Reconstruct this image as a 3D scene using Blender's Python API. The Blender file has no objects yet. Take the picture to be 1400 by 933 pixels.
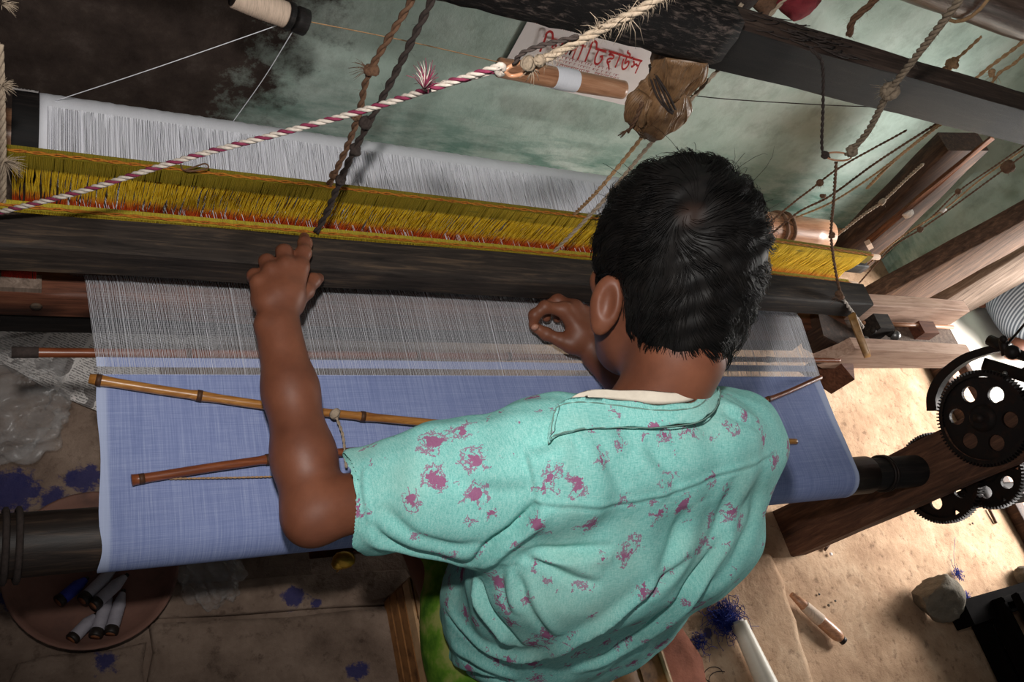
import bpy, bmesh, math, random
import numpy as np
from mathutils import Vector, Matrix
from mathutils.bvhtree import BVHTree

random.seed(7)
RNG = np.random.default_rng(7)
SC = bpy.context.scene
COL = SC.collection

# ------------------------------------------------------------------ camera
F = 1176.0
CX, CY = 700.0, 466.5
EYE = np.array([0.0, 0.0, 1.35])
_x = np.array([2040., 54., F]); _x /= np.linalg.norm(_x)
_d = np.array([-700., 834., F]); _d -= _d.dot(_x) * _x; _d /= np.linalg.norm(_d)
_y = np.cross(-_d, _x)
ROT = np.stack([_x, _y, -_d])            # rows: world axes seen in camera axes (x right, y down, z ahead)

def at(px, py, x=None, y=None, z=None, d=None):
    """the point of the room seen at a photograph pixel, on the plane x=, y= or z=, or at depth d"""
    r = ROT @ np.array([px - CX, py - CY, F])
    if d is not None: k = d / F
    elif x is not None: k = x / r[0]
    elif y is not None: k = y / r[1]
    else: k = (z - EYE[2]) / r[2]
    return Vector((r * k + EYE).tolist())

cam_data = bpy.data.cameras.new('camera')
cam = bpy.data.objects.new('camera', cam_data)
COL.objects.link(cam)
cam_data.sensor_width = 36.0
cam_data.lens = 36.0 * F / 1400.0
cam_data.clip_start = 0.02
m = Matrix.Identity(4)
for i in range(3):
    m[i][0] = ROT[i, 0]; m[i][1] = -ROT[i, 1]; m[i][2] = -ROT[i, 2]; m[i][3] = EYE[i]
cam.matrix_world = m
SC.camera = cam
CAM_UP = Vector((-ROT[:, 1]).tolist()); CAM_RT = Vector(ROT[:, 0].tolist()); CAM_FW = Vector(ROT[:, 2].tolist())

# ------------------------------------------------------------------ light
SC.view_settings.view_transform = 'Standard'
SC.view_settings.look = 'None'
SC.view_settings.gamma = 1.0
SC.view_settings.use_curve_mapping = False
SC.view_settings.exposure = 0.0

world = bpy.data.worlds.new('world'); SC.world = world
world.use_nodes = True
bg = world.node_tree.nodes['Background']
bg.inputs['Color'].default_value = (0.97, 0.98, 1.0, 1)
bg.inputs['Strength'].default_value = 0.12

def light(name, kind, loc, aim, power, color=(1, 1, 1), **kw):
    l = bpy.data.lights.new(name, kind); l.energy = power; l.color = color
    for k, v in kw.items(): setattr(l, k, v)
    o = bpy.data.objects.new(name, l); COL.objects.link(o)
    o.location = loc
    o.rotation_euler = (Vector(aim) - Vector(loc)).to_track_quat('-Z', 'Y').to_euler()
    return o

FLASH = Vector(EYE.tolist()) + CAM_UP * 0.16 - CAM_RT * 0.02
light('camera_flash', 'SPOT', FLASH, FLASH + CAM_FW + CAM_UP * 0.16 - CAM_RT * 0.02, 34.0, (1.0, 0.97, 0.93),
      spot_size=math.radians(98), spot_blend=0.75, shadow_soft_size=0.022)
light('doorway_daylight', 'AREA', (3.25, 0.31, 0.88), (1.75, 0.22, 0.0), 92.0, (1.0, 0.97, 0.93),
      shape='RECTANGLE', size=0.6, size_y=0.8)
light('yard_sun', 'AREA', (3.6, 0.9, 1.7), (2.8, 0.8, 0.0), 60.0, (1.0, 0.98, 0.94), shape='RECTANGLE', size=1.0, size_y=1.0)

# ------------------------------------------------------------------ materials
def lin(r, g, b):
    f = lambda c: (c / 255 / 12.92) if c / 255 <= 0.04045 else ((c / 255 + 0.055) / 1.055) ** 2.4
    return (f(r), f(g), f(b), 1.0)

class NT:
    def __init__(s, name):
        s.m = bpy.data.materials.new(name); s.m.use_nodes = True
        s.t = s.m.node_tree; s.n = s.t.nodes; s.b = s.n['Principled BSDF']; s.tc = s.n.new('ShaderNodeTexCoord')
    def new(s, kind, **kw):
        nd = s.n.new('ShaderNode' + kind)
        for k, v in kw.items():
            if k in nd.inputs.keys() if hasattr(nd.inputs, 'keys') else False: nd.inputs[k].default_value = v
            else: setattr(nd, k, v)
        return nd
    def link(s, a, b): s.t.links.new(a, b)
    def coords(s, scale=(1, 1, 1), rot=(0, 0, 0)):
        mp = s.n.new('ShaderNodeMapping'); mp.inputs['Scale'].default_value = scale; mp.inputs['Rotation'].default_value = rot
        s.link(s.tc.outputs['Object'], mp.inputs['Vector']); return mp.outputs['Vector']
    def noise(s, scale=5, detail=4, rough=0.6, vec=None, dist=0.0):
        nd = s.n.new('ShaderNodeTexNoise'); nd.inputs['Scale'].default_value = scale
        nd.inputs['Detail'].default_value = detail; nd.inputs['Roughness'].default_value = rough; nd.inputs['Distortion'].default_value = dist
        s.link(vec if vec is not None else s.tc.outputs['Object'], nd.inputs['Vector']); return nd
    def ramp(s, fac, stops, interp='LINEAR'):
        nd = s.n.new('ShaderNodeValToRGB'); e = nd.color_ramp.elements; nd.color_ramp.interpolation = interp
        while len(e) < len(stops): e.new(0.5)
        for el, (p, c) in zip(e, stops): el.position = p; el.color = c if len(c) == 4 else (*c, 1)
        s.link(fac, nd.inputs['Fac']); return nd.outputs['Color']
    def mix(s, fac, a, b, mode='MIX'):
        nd = s.n.new('ShaderNodeMix'); nd.data_type = 'RGBA'; nd.blend_type = mode
        for sock, v in ((nd.inputs['Factor'], fac), (nd.inputs[6], a), (nd.inputs[7], b)):
            if isinstance(v, (int, float, tuple)): sock.default_value = v
            else: s.link(v, sock)
        return nd.outputs[2]
    def math(s, op, a, b=0.0, c=None):
        nd = s.n.new('ShaderNodeMath'); nd.operation = op
        for sock, v in zip(nd.inputs, (a, b) if c is None else (a, b, c)):
            if isinstance(v, (int, float)): sock.default_value = v
            else: s.link(v, sock)
        return nd.outputs[0]
    def sep(s, vec):
        nd = s.n.new('ShaderNodeSeparateXYZ'); s.link(vec, nd.inputs[0]); return nd.outputs
    def bump(s, h, strength=0.3, dist=0.01):
        nd = s.n.new('ShaderNodeBump'); nd.inputs['Strength'].default_value = strength; nd.inputs['Distance'].default_value = dist
        s.link(h, nd.inputs['Height']); s.link(nd.outputs['Normal'], s.b.inputs['Normal'])
    def set(s, color=None, rough=None, metal=None, spec=None, alpha=None):
        for k, v in (('Base Color', color), ('Roughness', rough), ('Metallic', metal), ('Specular IOR Level', spec), ('Alpha', alpha)):
            if v is None: continue
            if isinstance(v, (int, float, tuple)): s.b.inputs[k].default_value = v
            else: s.link(v, s.b.inputs[k])
        return s.m

def plain(name, c, rough=0.7, var=0.25, scale=40, bump=0.15, stretch=(1, 1, 1), metal=0, spec=0.35, c2=None, bd=0.002):
    t = NT(name); nz = t.noise(scale, 5, 0.65, t.coords(stretch))
    a = lin(*c); b = lin(*c2) if c2 else tuple(x * (1 - var) for x in a[:3]) + (1,)
    hi = tuple(min(1, x * (1 + var * 0.6)) for x in a[:3]) + (1,)
    col = t.ramp(nz.outputs['Fac'], [(0.3, b), (0.5, a), (0.72, hi)])
    if bump: t.bump(nz.outputs['Fac'], bump, bd)
    return t.set(col, rough, metal, spec)

def wood(name, dark, mid, light_, rough=0.6, grain=(2.0, 26, 26), bump=0.25, spec=0.35, scale=4):
    t = NT(name); v = t.coords(grain)
    n1 = t.noise(scale, 8, 0.7, v, 0.6); n2 = t.noise(6, 4, 0.6)
    f = t.math('ADD', t.math('MULTIPLY', n1.outputs['Fac'], 0.75), t.math('MULTIPLY', n2.outputs['Fac'], 0.25))
    col = t.ramp(f, [(0.34, lin(*dark)), (0.52, lin(*mid)), (0.70, lin(*light_))])
    t.bump(n1.outputs['Fac'], bump, 0.002)
    return t.set(col, rough, 0, spec)

MT = {}
MT['dark_wood'] = wood('dark_wood', (18, 14, 12), (44, 35, 30), (86, 68, 54), 0.5)
MT['black_wood'] = wood('black_wood', (9, 8, 8), (22, 18, 17), (52, 44, 40), 0.7, spec=0.3)
MT['sley_wood'] = wood('sley_wood', (26, 22, 20), (54, 46, 41), (96, 78, 62), 0.7, scale=5, spec=0.2)
MT['red_wood'] = wood('red_wood', (52, 30, 22), (104, 62, 45), (140, 92, 68), 0.6)
MT['pale_wood'] = wood('pale_wood', (150, 112, 92), (196, 160, 138), (216, 186, 166), 0.75, bump=0.1)
MT['grey_wood'] = wood('grey_wood', (70, 58, 50), (122, 104, 92), (158, 140, 126), 0.8, (26, 26, 2.0))
MT['brown_post'] = wood('brown_post', (50, 36, 28), (98, 74, 60), (146, 112, 88), 0.75, (26, 26, 2.0))
MT['soot_post'] = wood('soot_post', (34, 22, 16), (66, 46, 36), (110, 80, 60), 0.7, (26, 26, 2.0))
MT['rust_wood'] = wood('rust_wood', (60, 34, 20), (110, 66, 40), (150, 98, 62), 0.7, (26, 26, 2.0))
MT['log_wood'] = wood('log_wood', (8, 7, 7), (20, 16, 15), (124, 108, 100), 0.7, (9, 40, 40), 0.6, 0.25, 5)
MT['top_wood'] = wood('top_wood', (30, 23, 21), (58, 45, 40), (96, 78, 68), 0.5)
MT['bamboo'] = wood('bamboo', (120, 72, 30), (172, 116, 56), (208, 156, 88), 0.32, (3, 60, 60), 0.08, 0.5)
MT['bamboo_red'] = wood('bamboo_red', (84, 40, 22), (124, 66, 38), (158, 92, 54), 0.32, (3, 60, 60), 0.08, 0.5)
MT['bamboo_node'] = plain('bamboo_node', (74, 46, 26), 0.6)
MT['roller_tan'] = wood('roller_tan', (140, 92, 64), (190, 138, 104), (214, 170, 138), 0.35, (3, 40, 40), 0.08, 0.5)
MT['iron'] = plain('iron', (34, 28, 26), 0.55, 0.4, 60, 0.3, metal=0.55, c2=(52, 34, 26))
MT['iron_bright'] = plain('iron_bright', (150, 148, 146), 0.4, 0.2, 60, 0.1, metal=0.7)
MT['rope_grey'] = plain('rope_grey', (134, 118, 100), 0.9, 0.4, 220, 0.4)
MT['rope_brown'] = plain('rope_brown', (112, 82, 62), 0.9, 0.4, 220, 0.4)
MT['rope_dark'] = plain('rope_dark', (58, 48, 44), 0.9, 0.4, 220, 0.4)
MT['rope_tan'] = plain('rope_tan', (178, 142, 104), 0.9, 0.35, 220, 0.4)
MT['rope_white'] = plain('rope_white', (196, 184, 172), 0.85, 0.25, 220, 0.3)
MT['rope_magenta'] = plain('rope_magenta', (124, 44, 70), 0.85, 0.3, 220, 0.3)
MT['rope_pale'] = plain('rope_pale', (164, 146, 126), 0.9, 0.3, 220, 0.4)
MT['cotton'] = plain('cotton', (214, 204, 196), 0.95, 0.2, 160, 0.5)
MT['yarn_white'] = plain('yarn_white', (240, 240, 246), 0.75, 0.06, 90, 0.05, (20, 1, 1))
MT['spool_yarn'] = plain('spool_yarn', (202, 178, 158), 0.8, 0.25, 60, 0.3, (12, 1, 1))
MT['chain_orange'] = plain('chain_orange', (178, 112, 30), 0.8, 0.5, 260, 0.5, c2=(140, 56, 24))
MT['lath_olive'] = plain('lath_olive', (128, 112, 26), 0.7, 0.45, 70, 0.3, (12, 1, 0.4))
MT['lath_yellow'] = plain('lath_yellow', (172, 152, 44), 0.7, 0.45, 70, 0.3, (12, 1, 0.4))
MT['stick_pale'] = plain('stick_pale', (196, 168, 146), 0.8, 0.2, 80, 0.2)
MT['paper_white'] = plain('paper_white', (232, 224, 222), 0.8, 0.1, 12, 0.1)
MT['print_red'] = plain('print_red', (176, 34, 36), 0.7, 0.1, 60, 0)
MT['print_dark'] = plain('print_dark', (60, 56, 56), 0.8, 0.1, 60, 0)
MT['print_faint'] = plain('print_faint', (182, 120, 122), 0.8, 0.1, 60, 0)
MT['clay'] = plain('clay', (118, 84, 72), 0.85, 0.35, 14, 0.3, c2=(88, 66, 60))
MT['pirn_yarn'] = plain('pirn_yarn', (156, 150, 158), 0.7, 0.2, 40, 0.2, (1, 1, 1))
MT['pirn_blue'] = plain('pirn_blue', (44, 52, 140), 0.7, 0.3, 60, 0.2)
MT['pirn_head'] = plain('pirn_head', (34, 26, 22), 0.5, 0.3, 60, 0.1)
MT['pirn_end'] = plain('pirn_end', (120, 72, 44), 0.6, 0.3, 60, 0.1)
MT['wax_white'] = plain('wax_white', (226, 216, 200), 0.45, 0.06, 20, 0.05)
MT['stone'] = plain('stone', (104, 96, 84), 0.9, 0.4, 26, 0.8, bd=0.01)
MT['blue_lint'] = plain('blue_lint', (40, 56, 140), 0.95, 0.3, 160, 0.3)
MT['brick'] = plain('brick', (150, 92, 72), 0.9, 0.3, 26, 0.5, bd=0.006)
MT['cane'] = plain('cane', (142, 96, 54), 0.5, 0.4, 40, 0.3, (1, 1, 1), c2=(92, 58, 32))
MT['cane_pale'] = plain('cane_pale', (190, 152, 112), 0.5, 0.3, 40, 0.3)
MT['leather'] = plain('leather', (150, 108, 56), 0.6, 0.3, 60, 0.2)
MT['hemp'] = plain('hemp', (136, 103, 72), 0.42, 0.45, 90, 0.4, spec=0.6, c2=(104, 74, 50))
MT['red_cloth'] = plain('red_cloth', (134, 44, 52), 0.9, 0.4, 60, 0.4)
MT['matte_black'] = plain('matte_black', (14, 12, 12), 0.95, 0.3, 40, 0.3, spec=0.04)  # flat black; on the crate it stands for shade
MT['teal_lump'] = plain('teal_lump', (52, 74, 66), 0.9, 0.3, 30, 0.4)
MT['eye_white'] = plain('eye_white', (220, 214, 206), 0.3, 0.02, 10, 0)

# ------------------------------------------------------------------ object helpers
def tag(o, label=None, cat=None, group=None, kind=None):
    for k, v in (('label', label), ('category', cat), ('group', group), ('kind', kind)):
        if v: o[k] = v
    return o

def thing(name, loc, label, cat, group=None, kind=None):
    o = bpy.data.objects.new(name, None); COL.objects.link(o)
    o.location = loc; o.empty_display_size = 0.02
    return tag(o, label, cat, group, kind)

def adopt(o, parent):
    if parent is not None:
        o.parent = parent
        # meshes are built in room coordinates; only an Empty at a thing's base has a location to undo
        o.matrix_parent_inverse = Matrix.Translation(-Vector(parent.location))
    return o

class MB:
    def __init__(s): s.v = []; s.f = []; s.mi = []; s.cur = 0
    def add(s, vs, fs):
        b = len(s.v); s.v.extend([tuple(p) for p in vs])
        s.f.extend([tuple(b + i for i in f) for f in fs]); s.mi.extend([s.cur] * len(fs)); return s
    def box(s, c, size, rot=None):
        hx, hy, hz = (q / 2 for q in size)
        vs = [Vector((x, y, z)) for x in (-hx, hx) for y in (-hy, hy) for z in (-hz, hz)]
        if rot is not None: vs = [rot @ q for q in vs]
        c = Vector(c)
        return s.add([c + q for q in vs], [(0, 1, 3, 2), (4, 6, 7, 5), (0, 4, 5, 1), (2, 3, 7, 6), (0, 2, 6, 4), (1, 5, 7, 3)])
    def loft(s, rings, cap=True, closed=True):
        n = len(rings[0]); vs = [p for r in rings for p in r]; fs = []
        for i in range(len(rings) - 1):
            for j in range(n if closed else n - 1):
                k = (j + 1) % n
                fs.append((i * n + j, i * n + k, (i + 1) * n + k, (i + 1) * n + j))
        if cap and closed:
            fs.append(tuple(range(n - 1, -1, -1))); fs.append(tuple((len(rings) - 1) * n + j for j in range(n)))
        return s.add(vs, fs)
    def tube(s, pts, r, sides=8, cap=True):
        pts = [Vector(p) for p in pts]; n = len(pts)
        if isinstance(r, (int, float)): r = [r] * n
        T = [(pts[min(i + 1, n - 1)] - pts[max(i - 1, 0)]).normalized() for i in range(n)]
        a = Vector((0, 0, 1)) if abs(T[0].z) < 0.9 else Vector((1, 0, 0))
        N = (a - T[0] * a.dot(T[0])).normalized(); rings = []
        for i in range(n):
            N = (N - T[i] * N.dot(T[i])).normalized(); B = T[i].cross(N)
            rings.append([pts[i] + (N * math.cos(2 * math.pi * j / sides) + B * math.sin(2 * math.pi * j / sides)) * r[i] for j in range(sides)])
        return s.loft(rings, cap)
    def ball(s, c, r, seg=10, rings=7, rot=None):
        if isinstance(r, (int, float)): r = (r, r, r)
        c = Vector(c); R = []
        for i in range(1, rings):
            t = math.pi * i / rings
            ring = [Vector((r[0] * math.sin(t) * math.cos(2 * math.pi * j / seg), r[1] * math.sin(t) * math.sin(2 * math.pi * j / seg), -r[2] * math.cos(t))) for j in range(seg)]
            R.append([c + (rot @ q if rot is not None else q) for q in ring])
        return s.loft(R)
    def build(s, name, mats, parent=None, smooth=True, **tags):
        me = bpy.data.meshes.new(name); me.from_pydata(s.v, [], s.f)
        if not isinstance(mats, (list, tuple)): mats = [mats]
        for q in mats: me.materials.append(q)
        if len(mats) > 1: me.polygons.foreach_set('material_index', s.mi)
        if smooth: me.shade_smooth()
        me.validate(); me.update()
        o = bpy.data.objects.new(name, me); COL.objects.link(o)
        adopt(o, parent)
        if tags: tag(o, **tags)
        return o

def crispen(o, ang=0.6):
    """sharp edges where faces meet at more than ang"""
    me = o.data; bm = bmesh.new(); bm.from_mesh(me)
    for e in bm.edges:
        if len(e.link_faces) == 2 and e.calc_face_angle(0) > ang: e.smooth = False
    bm.to_mesh(me); bm.free(); return o

def bar(p0, p1, w, h, up=(0, 0, 1), r=0.004, n=24, jit=0.0012, seed=0, taper=1.0):
    """a sawn timber from p0 to p1 (axis), w across, h along up, rounded arrises, slightly uneven"""
    g = random.Random(seed * 131 + 5)
    p0, p1 = Vector(p0), Vector(p1); T = (p1 - p0).normalized(); U = Vector(up); U = (U - T * U.dot(T)).normalized(); S = T.cross(U)
    r = min(r, w * 0.45, h * 0.45); prof = []
    for sx, sy in ((1, 1), (-1, 1), (-1, -1), (1, -1)):
        a0 = {(1, 1): 0, (-1, 1): 90, (-1, -1): 180, (1, -1): 270}[(sx, sy)]
        for k in range(3):
            a = math.radians(a0 + 45 * k)
            prof.append((sx * (w / 2 - r) + r * math.cos(a), sy * (h / 2 - r) + r * math.sin(a)))
    rings = []; ph = [g.uniform(0, 6.28) for _ in range(len(prof))]
    L = (p1 - p0).length
    for i in range(n + 1):
        t = i / n; c = p0.lerp(p1, t); k = 1 + (taper - 1) * t
        rings.append([c + S * (x * k + jit * math.sin(ph[j] + t * L * 9)) + U * (y * k + jit * math.cos(ph[(j + 5) % 12] * 1.7 + t * L * 13)) for j, (x, y) in enumerate(prof)])
    b = MB(); b.loft(rings); return b

def spline(pts, per=8):
    P = [Vector(p) for p in pts]
    if len(P) < 3:
        return [P[0].lerp(P[1], i / per) for i in range(per + 1)]
    P = [P[0] * 2 - P[1]] + P + [P[-1] * 2 - P[-2]]; out = []
    for i in range(1, len(P) - 2):
        a, b, c, d = P[i - 1:i + 3]
        for k in range(per):
            t = k / per
            out.append(0.5 * ((2 * b) + (c - a) * t + (2 * a - 5 * b + 4 * c - d) * t * t + (3 * b - a - 3 * c + d) * t ** 3))
    out.append(P[-2]); return out

def resample(pts, step):
    P = [Vector(p) for p in pts]; out = [P[0]]; acc = 0.0
    for a, b in zip(P, P[1:]):
        L = (b - a).length; pos = step - acc
        while pos < L: out.append(a.lerp(b, pos / L)); pos += step
        acc = (acc + L) % step if L else acc
    out.append(P[-1]); return out

def twist(pts, r, strands=2, pitch=None, mb=None, sides=5, colors=None, fuzz=0, seed=1):
    """a laid rope of real strands twisted round a path"""
    mb = mb or MB(); pitch = pitch or r * 9
    P = resample(spline(pts, 6), pitch / 8); n = len(P); g = random.Random(seed)
    T = [(P[min(i + 1, n - 1)] - P[max(i - 1, 0)]).normalized() for i in range(n)]
    a = Vector((0, 0, 1)) if abs(T[0].z) < 0.9 else Vector((1, 0, 0)); N = (a - T[0] * a.dot(T[0])).normalized(); fr = []
    for i in range(n):
        N = (N - T[i] * N.dot(T[i])).normalized(); fr.append((N.copy(), T[i].cross(N)))
    for s in range(strands):
        path = []
        for i in range(n):
            th = 2 * math.pi * (i / 8 + s / strands); q = r * 0.52
            path.append(P[i] + (fr[i][0] * math.cos(th) + fr[i][1] * math.sin(th)) * q)
        if colors: mb.cur = colors[s % len(colors)]
        mb.tube(path, r * (0.62 if strands == 2 else 0.52), sides)
    if colors: mb.cur = colors[0]
    for _ in range(fuzz):
        i = g.randrange(n); th = g.uniform(0, 6.28); d = fr[i][0] * math.cos(th) + fr[i][1] * math.sin(th); L = g.uniform(0.5, 2.2) * r
        d2 = (d + T[i] * g.uniform(-1, 1)).normalized()
        mb.tube([P[i] + d * r * 0.8, P[i] + d * r * 0.8 + d2 * L * 0.5, P[i] + d * r * 0.8 + d2 * L + Vector((0, 0, -L * 0.25))], [0.00014, 0.0001, 0.00006], 3)
    return mb

def knot(mb, c, r, seed=0, turns=3):
    g = random.Random(seed); c = Vector(c)
    for k in range(turns):
        ax = Vector((g.uniform(-1, 1), g.uniform(-1, 1), g.uniform(-1, 1))).normalized()
        u = ax.orthogonal().normalized(); w = ax.cross(u)
        mb.tube([c + (u * math.cos(t * 0.63) + w * math.sin(t * 0.63)) * r * 0.7 + ax * r * 0.2 * math.sin(t) for t in range(11)], r * 0.42, 6)
    mb.ball(c, r * 0.75, 8, 6); return mb

def tuft(mb, c, d, n=16, L=0.012, r=0.0003, spread=0.5, seed=0):
    g = random.Random(seed); c = Vector(c); d = Vector(d).normalized()
    for _ in range(n):
        q = (d + Vector((g.gauss(0, spread), g.gauss(0, spread), g.gauss(0, spread)))).normalized(); l = L * g.uniform(0.5, 1.1)
        mb.tube([c, c + q * l * 0.6, c + q * l + Vector((0, 0, -l * 0.2))], [r, r * 0.9, r * 0.5], 4)
    return mb

def rope_thing(name, pts, r, mat, label, cat='rope', strands=2, knots=(), fuzz=0, colors=None, pitch=None, group=None, tufts=(), seed=1):
    mb = twist(pts, r, strands, pitch, colors=colors, fuzz=fuzz, seed=seed)
    mb.cur = 0
    for i, (c, kr) in enumerate(knots): knot(mb, c, kr, seed * 10 + i)
    for i, (c, d, n, L) in enumerate(tufts): tuft(mb, c, d, n, L, seed=seed + i)
    return mb.build(name, mat, label=label, cat=cat, group=group)

# ------------------------------------------------------------------ the room
def floor_material():
    t = NT('mud_floor'); P = t.sep(t.tc.outputs['Object'])
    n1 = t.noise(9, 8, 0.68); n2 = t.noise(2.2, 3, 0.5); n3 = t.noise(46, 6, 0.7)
    dirt_or_lit_top = t.ramp(n1.outputs['Fac'], [(0.28, lin(84, 68, 58)), (0.5, lin(122, 103, 90)), (0.75, lin(150, 130, 115))])
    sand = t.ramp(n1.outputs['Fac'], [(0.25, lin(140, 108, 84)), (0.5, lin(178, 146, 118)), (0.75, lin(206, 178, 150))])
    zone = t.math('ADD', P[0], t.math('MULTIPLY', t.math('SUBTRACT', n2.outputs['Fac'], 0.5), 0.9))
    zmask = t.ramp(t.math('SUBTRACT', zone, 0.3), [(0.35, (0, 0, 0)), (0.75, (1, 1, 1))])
    col = t.mix(zmask, dirt_or_lit_top, sand)
    pits = t.ramp(n3.outputs['Fac'], [(0.33, (0.25, 0.2, 0.18)), (0.45, (1, 1, 1))])
    col = t.mix(0.55, col, pits, 'MULTIPLY')
    # indigo dye spilt on the floor: real blotches with their own outline
    total = None
    for (px, py, r) in ((115, 652, 0.032), (15, 670, 0.045), (75, 683, 0.03), (400, 818, 0.022), (33, 820, 0.03), (145, 905, 0.022),
                        (485, 920, 0.02), (1125, 690, 0.0), (958, 870, 0.016), (430, 828, 0.01)):
        if r == 0: continue
        c = at(px, py, z=0)
        nz = t.noise(38, 6, 0.7)
        dx = t.math('SUBTRACT', P[0], c.x); dy = t.math('SUBTRACT', P[1], c.y)
        dd = t.math('SQRT', t.math('ADD', t.math('MULTIPLY', dx, dx), t.math('MULTIPLY', t.math('MULTIPLY', dy, dy), 1.6)))
        v = t.math('SUBTRACT', t.math('ADD', 1.0, t.math('MULTIPLY', t.math('SUBTRACT', nz.outputs['Fac'], 0.5), 3.2)), t.math('DIVIDE', dd, r))
        v = t.math('MULTIPLY', v, 3.0); nd = v.node; nd.use_clamp = True
        total = v if total is None else t.math('MAXIMUM', total, v)
    col = t.mix(t.math('MULTIPLY', total, 0.85), col, lin(26, 34, 88))
    h = t.math('ADD', t.math('MULTIPLY', n1.outputs['Fac'], 0.6), t.math('MULTIPLY', n3.outputs['Fac'], 0.4))
    t.bump(h, 0.8, 0.010)
    return t.set(col, 0.92, 0, 0.2)
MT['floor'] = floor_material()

def floor_patch(mb, x0, x1, y0, y1, z0, step=0.05, amp=0.004):
    nx = max(1, int((x1 - x0) / step)); ny = max(1, int((y1 - y0) / step)); vs = []; fs = []
    for i in range(nx + 1):
        for j in range(ny + 1):
            x = x0 + (x1 - x0) * i / nx; y = y0 + (y1 - y0) * j / ny
            edge = i in (0, nx) or j in (0, ny)
            vs.append((x, y, z0 + (0 if edge else amp * (math.sin(x * 17 + y * 5) * math.cos(y * 13 - x * 7) - 0.6))))
    for i in range(nx):
        for j in range(ny):
            a = i * (ny + 1) + j; fs.append((a, a + ny + 1, a + ny + 2, a + 1))
    mb.add(vs, fs)
PX0, PX1, PY0, PY1 = 0.42, 1.12, 0.42, 0.78                      # the treadle pit under the cloth
fl = MB()
floor_patch(fl, -0.9, PX0, -0.9, 1.32, 0); floor_patch(fl, PX1, 2.36, -0.9, 1.32, 0)
floor_patch(fl, PX0, PX1, -0.9, PY0, 0); floor_patch(fl, PX0, PX1, PY1, 1.32, 0)
for a, b in (((PX0, PY0), (PX1, PY0)), ((PX1, PY0), (PX1, PY1)), ((PX1, PY1), (PX0, PY1)), ((PX0, PY1), (PX0, PY0))):
    fl.add([(a[0], a[1], 0), (b[0], b[1], 0), (b[0], b[1], -0.34), (a[0], a[1], -0.34)], [(0, 1, 2, 3)])
fl.add([(PX0, PY0, -0.34), (PX1, PY0, -0.34), (PX1, PY1, -0.34), (PX0, PY1, -0.34)], [(0, 1, 2, 3)])
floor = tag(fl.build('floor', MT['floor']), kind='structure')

def slab(px_pts, z, th, seed, name='floor_slab'):
    """a mud-plastered slab standing a little proud of the floor, outline given on the floor"""
    pts = [at(x, y, z=z) for x, y in px_pts]; c = sum(pts, Vector()) / len(pts); P = []
    for i in range(len(pts)):
        a, b = pts[i], pts[(i + 1) % len(pts)]
        for k in range(4): P.append(a.lerp(b, k / 4))
    P = [p + (p - c).normalized() * 0.004 * math.sin(i * 2.3 + seed) for i, p in enumerate(P)]
    rings = []
    for k, (f, dz) in enumerate(((1.0, -th), (1.0, -0.006), (0.985, 0.0), (0.9, 0.001), (0.5, 0.0015), (0.02, 0.0))):
        rings.append([c.lerp(p, f) + Vector((0, 0, dz)) for p in P])
    b = MB(); b.loft(rings); return b.build(name, MT['floor'], floor)
slab([(207, 853), (565, 830), (575, 1010), (205, 1010)], 0.012, 0.03, 1)
slab([(215, 800), (560, 778), (562, 824), (212, 846)], 0.008, 0.03, 2)
slab([(20, 905), (198, 880), (200, 1010), (10, 1010)], 0.006, 0.03, 5)
slab([(965, 790), (1000, 742), (1042, 742), (1066, 780), (1088, 850), (1120, 960), (900, 975), (915, 880)], 0.022, 0.03, 3)

def wall_material():
    t = NT('green_plaster'); P = t.sep(t.tc.outputs['Object'])
    n1 = t.noise(3.0, 6, 0.6); n2 = t.noise(16, 7, 0.7); n3 = t.noise(7, 5, 0.65, t.coords((1, 1, 3.5), (0, 0.5, 0)))
    green = t.ramp(n1.outputs['Fac'], [(0.3, lin(146, 168, 157)), (0.5, lin(174, 192, 182)), (0.72, lin(202, 213, 206))])
    teal = t.ramp(n3.outputs['Fac'], [(0.42, (0, 0, 0)), (0.62, (1, 1, 1))])
    low = t.ramp(P[2], [(0.10, (1, 1, 1)), (0.26, (0, 0, 0))])
    green = t.mix(t.math('MULTIPLY', teal, t.math('MULTIPLY', low, 0.75)), green, lin(74, 120, 106))
    dirt_or_lit_top = t.ramp(n2.outputs['Fac'], [(0.48, (0, 0, 0)), (0.78, (1, 1, 1))])
    green = t.mix(t.math('MULTIPLY', dirt_or_lit_top, 0.5), green, lin(92, 98, 88))
    mud = t.ramp(n2.outputs['Fac'], [(0.3, lin(48, 38, 34)), (0.55, lin(70, 58, 52)), (0.75, lin(92, 80, 74))])
    e = t.math('ADD', P[0], t.math('MULTIPLY', t.math('SUBTRACT', n2.outputs['Fac'], 0.5), 0.5))
    e = t.math('ADD', e, t.math('MULTIPLY', P[2], -0.12))
    edge = t.ramp(e, [(0.335, (0, 0, 0)), (0.46, (1, 1, 1))])
    col = t.mix(edge, mud, green)
    t.bump(t.math('ADD', n2.outputs['Fac'], t.math('MULTIPLY', n1.outputs['Fac'], 2.0)), 0.35, 0.006)
    return t.set(col, 0.85, 0, 0.25)
MT['wall'] = wall_material()
WY = 1.30
def wall(name, x0, x1, y0, y1, z0, z1, mat=None):
    b = MB(); b.box(((x0 + x1) / 2, (y0 + y1) / 2, (z0 + z1) / 2), (x1 - x0, y1 - y0, z1 - z0))
    return tag(b.build(name, mat or MT['wall'], smooth=False), kind='structure')
wall('wall_back', -0.95, 2.45, WY, WY + 0.10, -0.02, 1.9)
wall('wall_left', -0.95, -0.85, -0.9, WY, -0.02, 1.9)
wall('wall_right', 2.36, 2.45, 1.06, WY, -0.02, 1.9)
wall('wall_right_front', 2.36, 2.45, -0.9, 0.19, -0.02, 1.9)  # unseen wall, its edge placed to shade the lower right floor
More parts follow.
